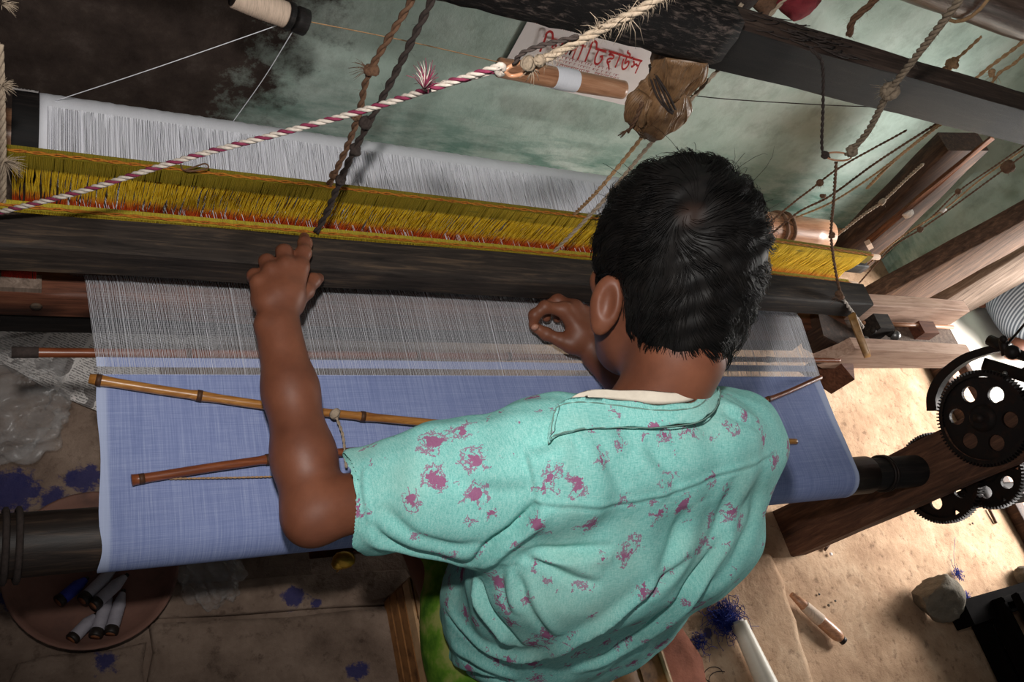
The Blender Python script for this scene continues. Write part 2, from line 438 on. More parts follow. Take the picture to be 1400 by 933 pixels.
wall('wall_lintel_added', 2.36, 2.45, 0.19, 1.06, 0.77, 1.9)  # unseen lintel, added to keep the daylight off the high timbers
MT['mud_brown'] = plain('mud_brown', (120, 98, 80), 0.9, 0.3, 10, 0.4)
# ground outside the doorway and the sill boards
MT['yard'] = plain('yard', (222, 214, 204), 0.9, 0.12, 6, 0.2)
b = MB(); b.add([(2.40, -0.9, -0.015), (5.5, -0.9, -0.015), (5.5, 3.5, -0.015), (2.40, 3.5, -0.015)], [(0, 1, 2, 3)])
tag(b.build('ground_outside', MT['yard']), kind='structure')
tag(bar((2.325, -0.2, 0.016), (2.325, 0.98, 0.016), 0.035, 0.034, seed=3).build('trim_1', MT['soot_post']), kind='structure')
tag(bar((2.385, -0.2, 0.004), (2.385, 1.0, 0.004), 0.05, 0.03, seed=4).build('trim_2', MT['pale_wood']), kind='structure')
tag(bar((2.445, -0.2, 0.012), (2.445, 1.0, 0.012), 0.03, 0.04, seed=8).build('trim_3', MT['soot_post']), kind='structure')

# standing timbers at the right
def post(name, bl, br, tl, tr, y0, th, mat, label, seed):
    """board standing in the plane y=y0: bottom and top edge given in the picture, then real thickness"""
    f = [at(*q, y=y0) for q in (bl, br, tr, tl)]
    n = 14; rings = []
    for i in range(n + 1):
        t = i / n; a = f[0].lerp(f[3], t); c = f[1].lerp(f[2], t); w = 0.0015 * math.sin(t * 17 + seed)
        a = a + Vector((w, 0, 0)); c = c + Vector((w * 1.4, 0, 0)); e = (c - a).normalized() * 0.003
        D = Vector((0, th, 0)); s = Vector((0, 0.003, 0))
        rings.append([a + s, a + e, c - e, c + s, c + D - s, c + D - e, a + D + e, a + D - s])
    mb = MB(); mb.loft(rings); o = mb.build(name, mat, label=label, cat='post'); return crispen(o, 0.9)
post('door_post', (1170, 425), (1232, 430), (1425, 288), (1425, 322), 0.93, 0.05, MT['brown_post'], 'brown weathered upright plank standing beyond the shuttle box, dark edge facing the loom', 1)
post('door_plank', (1238, 445), (1318, 432), (1425, 330), (1425, 372), 0.98, 0.05, MT['grey_wood'], 'wide grey weathered plank upright at the bright doorway edge', 2)
post('loom_back_post', (1128, 372), (1184, 372), (1296, 206), (1352, 206), 1.10, 0.06, MT['soot_post'], 'sooty brown upright loom post against the green wall', 3)
# a split bamboo lath runs up beside it
bar(at(1188, 330, y=1.065), at(1356, 188, y=1.065), 0.010, 0.018, up=(1, 0, 0), n=20, jit=0.003, seed=31).build('bamboo_splint', MT['rust_wood'], label='orange brown split bamboo lath beside the sooty loom post', cat='lath')

def sooty_material():
    t = NT('sooty_beam_lit_top'); v = t.coords((2, 26, 26)); n1 = t.noise(4, 8, 0.7, v, 0.6); g = t.n.new('ShaderNodeNewGeometry'); N = t.sep(g.outputs['True Normal'])
    lit_top = t.ramp(N[2], [(0.45, (0, 0, 0)), (0.75, (1, 1, 1))]); soot = t.ramp(n1.outputs['Fac'], [(0.35, lin(9, 8, 8)), (0.6, lin(24, 19, 18)), (0.75, lin(46, 38, 35))])
    dirt_or_lit_top = t.ramp(n1.outputs['Fac'], [(0.35, lin(40, 30, 26)), (0.55, lin(74, 58, 50)), (0.72, lin(104, 86, 76))])  # browner top colour stands for the flash falling on it
    t.bump(n1.outputs['Fac'], 0.3, 0.002); return t.set(t.mix(lit_top, soot, dirt_or_lit_top), 0.6, 0, 0.35)
MT['sooty'] = sooty_material()                            # soot on the sides; the flash-lit top is painted browner
# ------------------------------------------------------------------ overhead timbers
tb = thing('overhead_beam', (1.4, 0.8, 0.8), 'long square dark beam crossing overhead to the upper right', 'beam')
P0 = (0.70, 0.808, 0.842); P1 = (2.30, 0.802, 0.838)
crispen(bar(P0, P1, 0.052, 0.066, r=0.003, n=40, seed=1).build('timber', MT['sooty'], tb), 0.5)
fz = MB()
for k in range(46):
    x = random.gauss(0.93, 0.05); y = random.uniform(0.785, 0.83); a = random.uniform(-0.4, 0.4)
    fz.tube([(x, y, 0.876), (x + 0.02 * math.cos(a), y + 0.02 * math.sin(a) - 0.004, 0.879), (x + 0.04 * math.cos(a + 0.4), y + 0.03 * math.sin(a + 0.4) - 0.01, 0.877)], 0.0009, 4)
fz.build('snagged_thread', MT['rope_dark'], tb, kind='stuff')
lb = thing('rough_log', (0.3, 0.77, 0.8), 'rough blackened beam overhead behind the frayed rope', 'beam')
g = random.Random(4); rings = []
for i in range(60):
    x = -0.35 + 1.13 * i / 59; ring = []
    for j in range(14):
        a = 2 * math.pi * j / 14; q = 1 + 0.05 * math.sin(j * 2.1 + x * 4) + g.uniform(-0.025, 0.025)
        ca, sa = math.cos(a), math.sin(a); sq = 1 / max(abs(ca), abs(sa)) ** 0.55
        ring.append((x, 0.795 + 0.040 * ca * q * sq, 0.859 + 0.039 * sa * q * sq))
    rings.append(ring)
b = MB(); b.loft(rings); b.build('timber', MT['log_wood'], lb)
ro = thing('overhead_roller', (1.35, 0.93, 0.95), 'thick round wooden roller high in the upper right corner', 'roller')
b = MB(); rings = []
for i in range(30):
    x = 0.95 + 1.3 * i / 29; rr = 0.048 + 0.0008 * math.sin(i * 1.3)
    rings.append([(x, 0.935 + rr * math.cos(2 * math.pi * j / 20), 0.955 + rr * math.sin(2 * math.pi * j / 20)) for j in range(20)])
b.loft(rings); b.build('barrel', MT['roller_dark'] if 'roller_dark' in MT else wood('roller_dark', (58, 42, 36), (106, 84, 74), (160, 140, 130), 0.35, (3, 40, 40), 0.15, 0.6), ro)
b = MB(); b.tube([(1.30 + 0.01 * math.cos(t), 0.935 + 0.052 * math.cos(t * 0.9), 0.955 + 0.052 * math.sin(t * 0.9)) for t in [k * 0.35 for k in range(20)]], 0.003, 6); b.build('binding', MT['rope_tan'], ro)

# ------------------------------------------------------------------ cloth, warp and beams
CZ = 0.390
XL, XR = 0.082, 1.285
BY, BZ, BR = 0.358, 0.352, 0.036
def cloth_material():
    t = NT('blue_cloth'); P = t.sep(t.tc.outputs['Object'])
    wx = t.noise(4, 4, 0.7, t.coords((240, 3, 3))); wy = t.noise(4, 4, 0.7, t.coords((3, 240, 240)))
    big = t.noise(5, 4, 0.6, t.coords((3, 0.6, 0.6)))
    f = t.math('ADD', t.math('MULTIPLY', wx.outputs['Fac'], 0.6), t.math('MULTIPLY', wy.outputs['Fac'], 0.4))
    col = t.ramp(f, [(0.36, lin(112, 126, 170)), (0.5, lin(138, 150, 192)), (0.66, lin(170, 180, 212))])
    col = t.mix(t.math('MULTIPLY', big.outputs['Fac'], 0.35), col, lin(122, 134, 184))
    e = t.math('ABSOLUTE', t.math('SUBTRACT', P[0], (XL + XR) / 2))
    selv = t.ramp(t.math('SUBTRACT', e, (XR - XL) / 2 - 0.5), [(0.4905, (0, 0, 0)), (0.4925, (1, 1, 1))])
    col = t.mix(t.math('MULTIPLY', selv, 0.65), col, lin(196, 206, 232))
    t.bump(f, 0.25, 0.001)
    return t.set(col, 0.85, 0, 0.2)
MT['cloth'] = cloth_material()
prof = []
for k in range(13): prof.append((0.5425 - (0.5425 - BY) * k / 12, CZ + (BR + BZ + 0.001 - CZ) * k / 12))
rc = BR + 0.001
for k in range(1, 26):
    a = math.pi / 2 + math.radians(10.4 * k); prof.append((BY + rc * math.cos(a), BZ + rc * math.sin(a)))
NX = 90; vs = []; fs = []
for j, (y, z) in enumerate(prof):
    for i in range(NX + 1):
        u = i / NX; xl = XL - 0.004 * math.sin(j * 0.7) * 0.4; xr = XR + (0.010 * (1 - min(1, j / 12))) - (0.02 * max(0, (j - 16) / 22) ** 1.5)
        x = xl + (xr - xl) * u
        w = 0.0012 * math.sin(x * 31 + j * 0.5) * math.sin(j / 12 * math.pi) if j < 12 else 0.0006 * math.sin(x * 25)
        vs.append((x, y, z + w))
for j in range(len(prof) - 1):
    for i in range(NX): a = j * (NX + 1) + i; fs.append((a, a + NX + 1, a + NX + 2, a + 1))
b = MB(); b.add(vs, fs); clo = b.build('woven_cloth', MT['cloth'], label='blue woven cloth stretched on the loom and rolled onto the front beam', cat='cloth')
b = MB(); b.add([(x, y, CZ + 0.0004 * math.sin(x * 31)) for y in (0.5525, 0.5585, 0.5655) for x in [XL - 0.0005 + (XR + 0.0110 - XL) * i / 60 for i in range(61)]], [(r * 61 + i, r * 61 + i + 1, (r + 1) * 61 + i + 1, (r + 1) * 61 + i) for r in range(2) for i in range(60)])
b.build('newest_weft_band', MT['cloth'], clo)
# front beam
cb = thing('cloth_beam', (0.6, BY, BZ), 'dark wooden front roller carrying the blue cloth', 'roller')
b = MB(); rings = []
for i, x in enumerate([-0.30, -0.02, -0.012, -0.004, 0.0] + [0.02 + 0.07 * k for k in range(20)]):
    r = BR - 0.002; rings.append([(x, BY + r * math.cos(q), BZ + r * math.sin(q)) for q in [2 * math.pi * j / 32 for j in range(32)]])
b.loft(rings); b.build('barrel', MT['dark_wood'], cb)
b = MB(); b.tube([(1.30, BY, BZ), (1.60, BY + 0.0, BZ)], 0.030, 24); crispen(b.build('axle', MT['black_wood'], cb), 0.8)
for x in (-0.006, 0.006):
    b = MB(); b.tube([(x + 0.002 * math.sin(q), BY + (BR + 0.0015) * math.cos(q), BZ + (BR + 0.0015) * math.sin(q)) for q in [2 * math.pi * k / 32 for k in range(33)]], 0.0035, 6); b.build('binding_ring', MT['rope_dark'], cb)
for k, x in enumerate((1.392, 1.40)):
    b = MB(); b.tube([(x, BY + 0.032 * math.cos(q), BZ + 0.032 * math.sin(q)) for q in [2 * math.pi * j / 24 for j in range(25)]], 0.003, 6); b.build('iron_collar', MT['iron'], cb)
# the warp: single white threads from the fell through reed and healds to the back beam
WBY, WBZ, WBR = 0.952, 0.331, 0.058
wp = MB(); NT_ = 1250
for i in range(NT_):
    u = (i + RNG.uniform(-0.42, 0.42)) / (NT_ - 1); u = min(1, max(0, u))
    x0 = XL + 0.001 + (XR + 0.012 - XL) * u; x1 = 0.072 + (1.318 - 0.072) * u; x2 = 0.03 + (1.330 - 0.03) * u + RNG.normal(0, 0.0016)
    up = 0.003 if i % 2 else -0.002
    if RNG.random() < 0.10: up += 0.018
    path = [(x0, 0.541, CZ + 0.0007), (x1, 0.668, CZ + 0.002), (x1 + (x2 - x1) * 0.2, 0.735, 0.374 + up), (x1 + (x2 - x1) * 0.45 + RNG.normal(0, 0.0006), 0.80, 0.371 + up), (x2, 0.870, 0.384 + up), (x2, WBY, WBZ + WBR + 0.006)]
    w = 0.00016 if RNG.random() > 0.12 else 0.00026
    w *= 1 + 0.9 * min(1, max(0, (u - 0.55) / 0.3))  # thickened towards the right to imitate daylight on the threads
    rings = [[(p[0] - w * q, p[1], p[2]), (p[0] + w * q, p[1], p[2]), (p[0], p[1], p[2] + w * q)] for p, q in zip(path, (1, 1.1, 1.4, 2.2, 5.0, 6.4))]
    wp.loft(rings, cap=False)
wp.build('warp_threads', MT['yarn_white'], label='sheet of fine white warp threads running through the loom', cat='yarn', kind='stuff')
# loose crossing weft picks near the fell make the gauze
gz = MB()
for k in range(34):
    y = 0.586 + 0.0021 * k + 0.00004 * k * k + RNG.uniform(-0.0004, 0.0004)
    if y > 0.66: break
    gz.tube([(XL + 0.002 - 0.003 * (y - 0.566) / 0.1 + (XR - XL + 0.01) * q / 12, y + RNG.uniform(-0.0003, 0.0003), CZ + 0.0012) for q in range(13)], 0.00010, 3)
gz.build('loose_weft', MT['yarn_white'], clo, kind='stuff')
wb = thing('warp_beam', (0.6, WBY, WBZ), 'back roller wound with white warp yarn behind the yellow healds', 'roller')
def drum(x0, x1, r, n, amp=0, seg=40):
    mb = MB(); rings = []
    for i in range(n + 1):
        x = x0 + (x1 - x0) * i / n; rr = r + amp * math.sin(i * 2.7) + amp * 0.5 * math.sin(i * 0.9)
        rings.append([(x, WBY + rr * math.cos(q), WBZ + rr * math.sin(q)) for q in [2 * math.pi * j / seg for j in range(seg)]])
    mb.loft(rings); return mb
drum(-0.25, 1.62, 0.036, 30).build('barrel', MT['roller_tan'], wb)
drum(0.020, 1.335, WBR + 0.004, 150, 0.0005).build('wound_yarn', MT['yarn_white'], wb)
fd = crispen(drum(-0.012, 0.0195, WBR + 0.005, 1).build('flange', MT['black_wood'], wb), 0.6)
b = MB(); R2 = WBR + 0.0062
rings = [[(x, WBY + R2 * math.cos(a), WBZ + R2 * math.sin(a)) for a in [math.radians(q) for q in (28, 33, 38, 43, 48, 53, 58, 63)]] for x in (-0.0125, 0.0185)]
b.loft(rings, cap=False, closed=False); pl = b.build('paper_label', MT['paper_white'], wb)
b = MB(); R3 = R2 + 0.0004
for k, (x, w) in enumerate(((-0.009, 0.002), (-0.0055, 0.003), (-0.001, 0.0022), (0.003, 0.003), (0.008, 0.002), (0.014, 0.004))):
    b.add([(x + dx, WBY + R3 * math.cos(math.radians(a)), WBZ + R3 * math.sin(math.radians(a))) for dx, a in ((0, 52), (w, 52), (w, 56), (0, 56))], [(0, 1, 2, 3)])
b.build('label_print', MT['print_dark'], pl)
for x in (1.455, 1.478):
    b = MB(); b.tube([(x + 0.003 * math.sin(q * 3), WBY + 0.0385 * math.cos(q), WBZ + 0.0385 * math.sin(q)) for q in [2 * math.pi * j / 24 for j in range(25)]], 0.0042, 6); b.build('rope_ring', MT['rope_brown'], wb)
bar((1.36, 0.90, 0.300), (1.75, 0.90, 0.300), 0.03, 0.03, seed=9).build('back_rail', MT['black_wood'], label='black rail under the bare end of the back roller', cat='rail')

# ------------------------------------------------------------------ sley (batten) with reed and shuttle box
sl = thing('sley', (0.6, 0.67, 0.40), 'dark swinging batten across the loom with the shuttle box at its end', 'loom batten')
crispen(bar((-0.30, 0.676, 0.4575), (1.425, 0.676, 0.4575), 0.052, 0.044, r=0.004, n=60, jit=0.0014, seed=2).build('reed_cap', MT['sley_wood'], sl), 0.9)
crispen(bar((-0.30, 0.684, 0.350), (1.47, 0.684, 0.350), 0.048, 0.052, r=0.004, n=50, seed=6).build('race_board', MT['red_wood'], sl), 0.9)
crispen(bar((-0.30, 0.692, 0.298), (1.40, 0.692, 0.298), 0.05, 0.044, r=0.004, n=50, seed=7).build('lower_rail', MT['black_wood'], sl), 0.9)
MT['reed'] = plain('reed', (70, 70, 76), 0.5, 0.3, 40, 0.1)
b = MB()
for i in range(330):
    x = 0.06 + 1.27 * i / 329; b.box((x, 0.692, 0.405), (0.0012, 0.006, 0.062))
b.build('reed_wires', MT['reed'], sl, smooth=False, kind='stuff')
b = MB(); b.box(at(16, 389, y=0.672), (0.062, 0.02, 0.016)); b.build('end_block', MT['grey_wood'], sl, smooth=False)
b = MB(); b.box((0.085, 0.690, 0.405), (0.06, 0.012, 0.04)); b.build('end_plate', MT['dark_wood'], sl, smooth=False)
b = MB()
for k in range(40): b.tube([at(2 + k * 1.2 + RNG.uniform(-1, 1), 371, y=0.68), at(2 + k * 1.2 + RNG.uniform(-1, 1), 382, y=0.676)], 0.0007, 4)
b.build('red_threads', plain('red_threads', (176, 44, 24), 0.8, 0.3, 90, 0.2), sl, kind='stuff')
b = MB(); b.ball((0.020, 0.658, 0.352), (0.007, 0.003, 0.007)); b.build('peg', MT['sley_wood'], sl)
b = MB(); b.ball((1.455, 0.659, 0.356), (0.005, 0.003, 0.005)); b.build('peg', MT['iron'], sl)
# shuttle box
crispen(bar((1.47, 0.700, 0.402), (1.826, 0.700, 0.402), 0.028, 0.058, r=0.002, n=16, seed=11).build('rear_board', MT['pale_wood'], sl), 0.5)
b = MB()
yF, yB = 0.586, 0.612
outl = [(1.392, 0.421), (1.780, 0.410), (1.745, 0.352), (1.375, 0.346), (1.352, 0.356), (1.384, 0.398)]
n = len(outl); vs = [(x, yF, z) for x, z in outl] + [(x, yB, z) for x, z in outl]
b.add(vs, [tuple(range(n)), tuple(range(2 * n - 1, n - 1, -1))] + [(i, (i + 1) % n, n + (i + 1) % n, n + i) for i in range(n)])
b.build('front_board', MT['pale_wood'], sl, smooth=False)
b = MB(); b.box((1.60, 0.655, 0.366), (0.44, 0.09, 0.012)); b.build('box_floor', MT['grey_wood'], sl, smooth=False)
b = MB(); b.tube([(1.50, 0.668, 0.392), (1.80, 0.668, 0.392)], 0.0045, 10); b.build('picker_rod', MT['roller_tan'], sl)
b = MB(); b.box((1.525, 0.655, 0.398), (0.045, 0.035, 0.045)); b.ball((1.555, 0.640, 0.402), 0.010); b.ball((1.50, 0.642, 0.405), 0.007); pk = b.build('picker', MT['sley_wood'], sl, smooth=False)
b = MB(); b.ball((1.562, 0.632, 0.404), 0.011); b.build('bolt', MT['iron_bright'], pk); b = MB(); b.ball((1.470, 0.622, 0.398), 0.008); b.build('bolt', MT['iron_bright'], pk)
b = MB(); b.box((1.70, 0.660, 0.385), (0.05, 0.03, 0.03)); b.build('end_block', MT['red_wood'], sl, smooth=False)
bar(at(1164, 430, y=0.60), at(1186, 488, y=0.578), 0.012, 0.004, up=(0, 1, 0), n=8, seed=3).build('leather_strap', MT['leather'], sl)
crispen(bar((1.36, 0.66, 0.372), (1.46, 0.625, 0.360), 0.07, 0.05, n=8, seed=21).build('bracket', MT['soot_post'], sl), 0.8)
b = MB(); c = at(1143, 505, z=0.34)
b.add([c + Vector(q) for q in ((-0.035, 0.03, 0.03), (0.035, 0.03, 0.03), (0.012, -0.035, 0.02), (-0.035, 0.03, -0.06), (0.035, 0.03, -0.06), (0.02, -0.03, -0.05))], [(0, 2, 1), (3, 4, 5), (0, 1, 4, 3), (1, 2, 5, 4), (2, 0, 3, 5)])
b.build('corner_block', MT['red_wood'], sl, smooth=False)

# ------------------------------------------------------------------ healds
def string_material():
    t = NT('heald_string'); P = t.sep(t.tc.outputs['Object'])
    n = t.noise(3, 4, 0.7, t.coords((160, 160, 20))); z = t.math('ADD', P[2], t.math('MULTIPLY', t.math('SUBTRACT', n.outputs['Fac'], 0.5), 0.014))
    zr = t.math('MULTIPLY', t.math('SUBTRACT', z, 0.33), 10.0)
    xr = t.math('MULTIPLY', t.math('SUBTRACT', P[0], 0.9), 0.35)
    f = t.math('ADD', zr, t.math('MAXIMUM', xr, 0.0))
    yl = t.ramp(n.outputs['Fac'], [(0.3, lin(176, 134, 14)), (0.5, lin(228, 186, 34)), (0.7, lin(244, 212, 78))])
    rd = t.ramp(n.outputs['Fac'], [(0.35, lin(196, 52, 16)), (0.6, lin(222, 96, 28))])
    k = t.ramp(f, [(0.56, (1, 1, 1)), (0.74, (0, 0, 0))])
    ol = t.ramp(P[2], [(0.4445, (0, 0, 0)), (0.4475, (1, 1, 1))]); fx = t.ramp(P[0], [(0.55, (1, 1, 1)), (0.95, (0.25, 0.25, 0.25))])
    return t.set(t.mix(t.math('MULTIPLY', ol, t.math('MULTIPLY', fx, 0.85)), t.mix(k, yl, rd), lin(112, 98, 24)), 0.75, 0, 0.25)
MT['heald_string'] = string_material()
def heald(label, Y, xa, xb, za, zb, lath, n, full):
    t = thing('heald_shaft', ((xa + xb) / 2, Y, za), label, 'loom heald', 'string heald shafts of the loom')
    Z = lambda x: za + (zb - za) * ((x - xa) / (xb - xa)) ** 4
    N = 50; xs = [xa + (xb - xa) * i / N for i in range(N + 1)]
    b = MB(); rings = []
    for x in xs:
        z = Z(x) - 0.013; q = 0.0006 * math.sin(x * 60)
        rings.append([(x, Y - 0.006 + q, z - 0.012), (x, Y - 0.0075 + q, z), (x, Y - 0.006 + q, z + 0.012), (x, Y + 0.006, z + 0.012), (x, Y + 0.006, z - 0.012)])
    b.loft(rings); crispen(b.build('lath', lath, t), 0.8)
    b = MB()
    for k in range(2): b.tube([(x + 0.0001, Y - 0.005 + 0.0022 * k, Z(x) + 0.001 + 0.0009 * math.sin(x * 300 + k * 2.1)) for x in [xa + (xb - xa) * i / 400 for i in range(401)]], 0.0011, 5)
    b.build('knotted_cord', MT['chain_orange'], t)
    b = MB()
    for i in range(n):
        x = xa + 0.012 + (xb - xa - 0.03) * (i + RNG.uniform(-0.35, 0.35)) / n; z0 = Z(x); zl = full
        w = RNG.uniform(0.0006, 0.0011); dx = RNG.normal(0, 0.0016); dx2 = RNG.normal(0, 0.0015)
        for dy in (-0.0078, 0.005):
            pth = [(x, Y + dy, z0 - 0.001), (x + dx * 0.3, Y + dy, z0 - 0.026), (x + dx, Y + dy * 0.6, z0 - 0.05 + RNG.uniform(-0.005, 0.005)), (x + dx2, Y + dy * 0.2, 0.392), (x + dx * 0.5, Y + dy * 0.6, 0.365), (x, Y, zl)]
            b.loft([[(p[0] - w, p[1], p[2]), (p[0] + w, p[1], p[2]), (p[0], p[1] + w * 1.4, p[2])] for p in pth], cap=False)
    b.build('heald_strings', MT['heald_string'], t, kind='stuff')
    b = MB(); b.tube([(xa, Y, full), (xb - 0.01, Y, full)], 0.006, 8); b.build('lower_bar', MT['bamboo'], t)
    b = MB(); b.tube([(xb - 0.05, Y, Z(xb) - 0.008), (xb + 0.028, Y, Z(xb) - 0.008)], 0.0065, 8); b.build('stick_end', MT['stick_pale'], t)
    return t
heald('rear string heald with yellow strings hanging from an olive lath', 0.80, -0.02, 1.545, 0.472, 0.455, MT['lath_olive'], 800, 0.318)
heald('front string heald, its orange corded lath just above the dark batten', 0.735, -0.03, 1.452, 0.450, 0.438, MT['lath_yellow'], 640, 0.320)

# ------------------------------------------------------------------ bamboo sticks
def bamboo(name, pts, r, mat, label, nodes, r2=None, ferrule=False):
    t = thing(name, Vector(pts[0]), label, 'bamboo stick'); P = resample(spline(pts, 10), 0.01); n = len(P)
    rr = [r + ((r2 or r) - r) * i / (n - 1) for i in range(n)]
    for f in nodes:
        k = int(f * (n - 1)); rr[k] *= 1.22
        if k + 1 < n: rr[k + 1] *= 1.08
    b = MB(); b.tube(P, rr, 12); b.build('stem', mat, t)
    for f in nodes:
        k = min(n - 2, max(1, int(f * (n - 1)))); d = (P[k + 1] - P[k]).normalized()
        b = MB(); b.tube([P[k] - d * 0.003, P[k] + d * 0.003], rr[k] * 1.04, 12); b.build('node', MT['bamboo_node'], t)
    if ferrule:
        d = (P[1] - P[0]).normalized(); b = MB(); b.tube([P[0] - d * 0.001, P[0] + d * 0.026], r * 1.12, 12); b.build('bound_end', MT['rope_dark'], t)
    return t
bamboo('lease_stick', [at(17, 482, z=0.379), at(500, 486, z=0.379), at(800, 489, z=0.379), at(1147, 493, z=0.379)], 0.0058, MT['bamboo_red'],
       'straight reddish bamboo stick lying under the white warp near the cloth edge', (0.14, 0.36, 0.47, 0.62, 0.72, 0.86), 0.0045, True)
bamboo('temple_stick', [at(122, 518, z=0.400), at(250, 538, z=0.402), at(450, 565, z=0.405), at(755, 592, z=0.408), at(950, 600, z=0.404), at(1088, 604, z=0.400)], 0.0056, MT['bamboo'],
       'golden bamboo stick slanting down across the blue cloth from its upper corner', (0.012, 0.115, 0.30, 0.42, 0.51, 0.8), 0.005)
bamboo('temple_stick', [at(180, 657, z=0.399), at(320, 635, z=0.402), at(450, 620, z=0.404), at(752, 600, z=0.418), at(920, 580, z=0.408), at(1045, 548, z=0.402), at(1122, 516, z=0.400)], 0.0054, MT['bamboo_red'],
       'dark red bamboo stick rising across the blue cloth, crossing the golden one', (0.0, 0.13, 0.345, 0.46, 0.6, 0.86), 0.0042)
p, q = at(458, 566, z=0.414), at(472, 628, z=0.412)
rope_thing('lashing', [p, p.lerp(q, 0.5) + Vector((0.003, 0, 0.002)), q, q + Vector((0.001, -0.01, -0.004))], 0.0018, MT['rope_pale'], 'thin pale string tying the two crossed bamboo sticks together', 'string', knots=[(p, 0.007)], fuzz=12)
rope_thing('slack_string', [at(230, 655, z=0.396), at(370, 652, z=0.397), at(560, 645, z=0.397), at(690, 637, z=0.397)], 0.0011, MT['rope_tan'], 'thin tan cord lying slack on the blue cloth below the red bamboo', 'string', strands=2)

# ------------------------------------------------------------------ figures: smooth solids from blended limbs
class Solid:
    """distance field on a grid; limbs are blended in and the surface is read out as one mesh"""
    def __init__(s, lo, hi, h):
        s.lo = np.array(lo, float); s.h = h; s.n = np.ceil((np.array(hi) - s.lo) / h).astype(int) + 1
        s.d = np.full(s.n, 0.08, np.float32)
    def _sub(s, lo, hi):
        a = np.maximum(0, np.floor((np.array(lo) - s.lo) / s.h).astype(int)); b = np.minimum(s.n, np.ceil((np.array(hi) - s.lo) / s.h).astype(int) + 1)
        if np.any(b <= a): return None, None
        ax = [s.lo[i] + s.h * np.arange(a[i], b[i], dtype=np.float32) for i in range(3)]
        X, Y, Z = np.meshgrid(*[q.astype(np.float32) for q in ax], indexing='ij', copy=False)
        return tuple(slice(a[i], b[i]) for i in range(3)), (X, Y, Z)
    def blend(s, sl, d, k, op):
        o = s.d[sl]
        if op == 'cut':
            d = -d; h = np.clip(0.5 - 0.5 * (d - o) / k, 0, 1); s.d[sl] = o * h + d * (1 - h) + k * h * (1 - h); return
        h = np.clip(0.5 + 0.5 * (o - d) / k, 0, 1); s.d[sl] = o * (1 - h) + d * h - k * h * (1 - h)
    def limb(s, a, b, ra, rb, k=0.01, op='add', flat=None):
        """tapered limb; flat=(axis vector, factor) makes it thinner along that axis"""
        a = np.array(a, float); b = np.array(b, float); m = max(ra, rb) + k + 0.03
        sl, g = s._sub(np.minimum(a, b) - m, np.maximum(a, b) + m)
        if sl is None: return s
        ab = b - a; L2 = max(1e-9, ab.dot(ab)); P = [g[i] - a[i] for i in range(3)]
        t = np.clip((P[0] * ab[0] + P[1] * ab[1] + P[2] * ab[2]) / L2, 0, 1); Q = [P[i] - t * ab[i] for i in range(3)]
        q2 = Q[0] ** 2 + Q[1] ** 2 + Q[2] ** 2
        if flat is not None:
            u = np.array(flat[0], float); u /= np.linalg.norm(u); c = Q[0] * u[0] + Q[1] * u[1] + Q[2] * u[2]
            q2 = q2 + (flat[1] ** 2 - 1) * c * c
        s.blend(sl, np.sqrt(q2) - (ra + (rb - ra) * t), k, op); return s
    def egg(s, c, r, axes=None, k=0.01, op='add'):
        c = np.array(c, float); r = np.array(r, float); m = r.max() + k + 0.03
        sl, g = s._sub(c - m, c + m)
        if sl is None: return s
        P = [g[i] - c[i] for i in range(3)]
        if axes is not None: P = [P[0] * ax[0] + P[1] * ax[1] + P[2] * ax[2] for ax in [np.array(q, float) for q in axes]]
        e = np.sqrt(sum((P[i] / r[i]) ** 2 for i in range(3))); e2 = np.sqrt(sum((P[i] / r[i] ** 2) ** 2 for i in range(3))) + 1e-6
        s.blend(sl, e * (e - 1) / e2, k, op); return s
    def chain(s, pts, rs, k=0.01, **kw):
        for i in range(len(pts) - 1): s.limb(pts[i], pts[i + 1], rs[i], rs[i + 1], k, **kw)
        return s
    def mesh(s):
        d = s.d; n = np.array(d.shape); ins = d < 0
        c = np.zeros(n - 1, np.int8)
        for i in (0, 1):
            for j in (0, 1):
                for k in (0, 1): c += ins[i:n[0] - 1 + i, j:n[1] - 1 + j, k:n[2] - 1 + k]
        cells = np.argwhere((c > 0) & (c < 8)); idx = np.full(n - 1, -1, np.int32); idx[tuple(cells.T)] = np.arange(len(cells))
        corners = np.array([(i, j, k) for i in (0, 1) for j in (0, 1) for k in (0, 1)])
        val = np.stack([d[tuple((cells + q).T)] for q in corners], 1); acc = np.zeros((len(cells), 3)); cnt = np.zeros(len(cells))
        for p in range(8):
            for ax, step in ((0, 4), (1, 2), (2, 1)):
                if corners[p][ax]: continue
                q = p + step; a, b = val[:, p], val[:, q]; w = (a < 0) != (b < 0); t = np.where(w, a / np.where(w, a - b, 1), 0)
                e = corners[p] + np.outer(t, np.eye(3)[ax]); acc += e * w[:, None]; cnt += w
        V = (cells + acc / cnt[:, None]) * s.h + s.lo; faces = []
        for ax in range(3):
            u, v = (ax + 1) % 3, (ax + 2) % 3
            A = [slice(1, n[i] - 1) for i in range(3)]; A[ax] = slice(0, n[ax] - 1); B = list(A); B[ax] = slice(1, n[ax])
            e = np.argwhere(ins[tuple(A)] != ins[tuple(B)])
            off = np.ones(3, int); off[ax] = 0; e = e + off; flip = ins[tuple(e.T)]
            du = np.eye(3, dtype=int)[u]; dv = np.eye(3, dtype=int)[v]
            quad = np.stack([idx[tuple((e - a).T)] for a in (du + dv, dv, np.zeros(3, int), du)], 1)
            quad[~flip] = quad[~flip][:, ::-1]; faces.append(quad)
        return V, np.concatenate(faces)

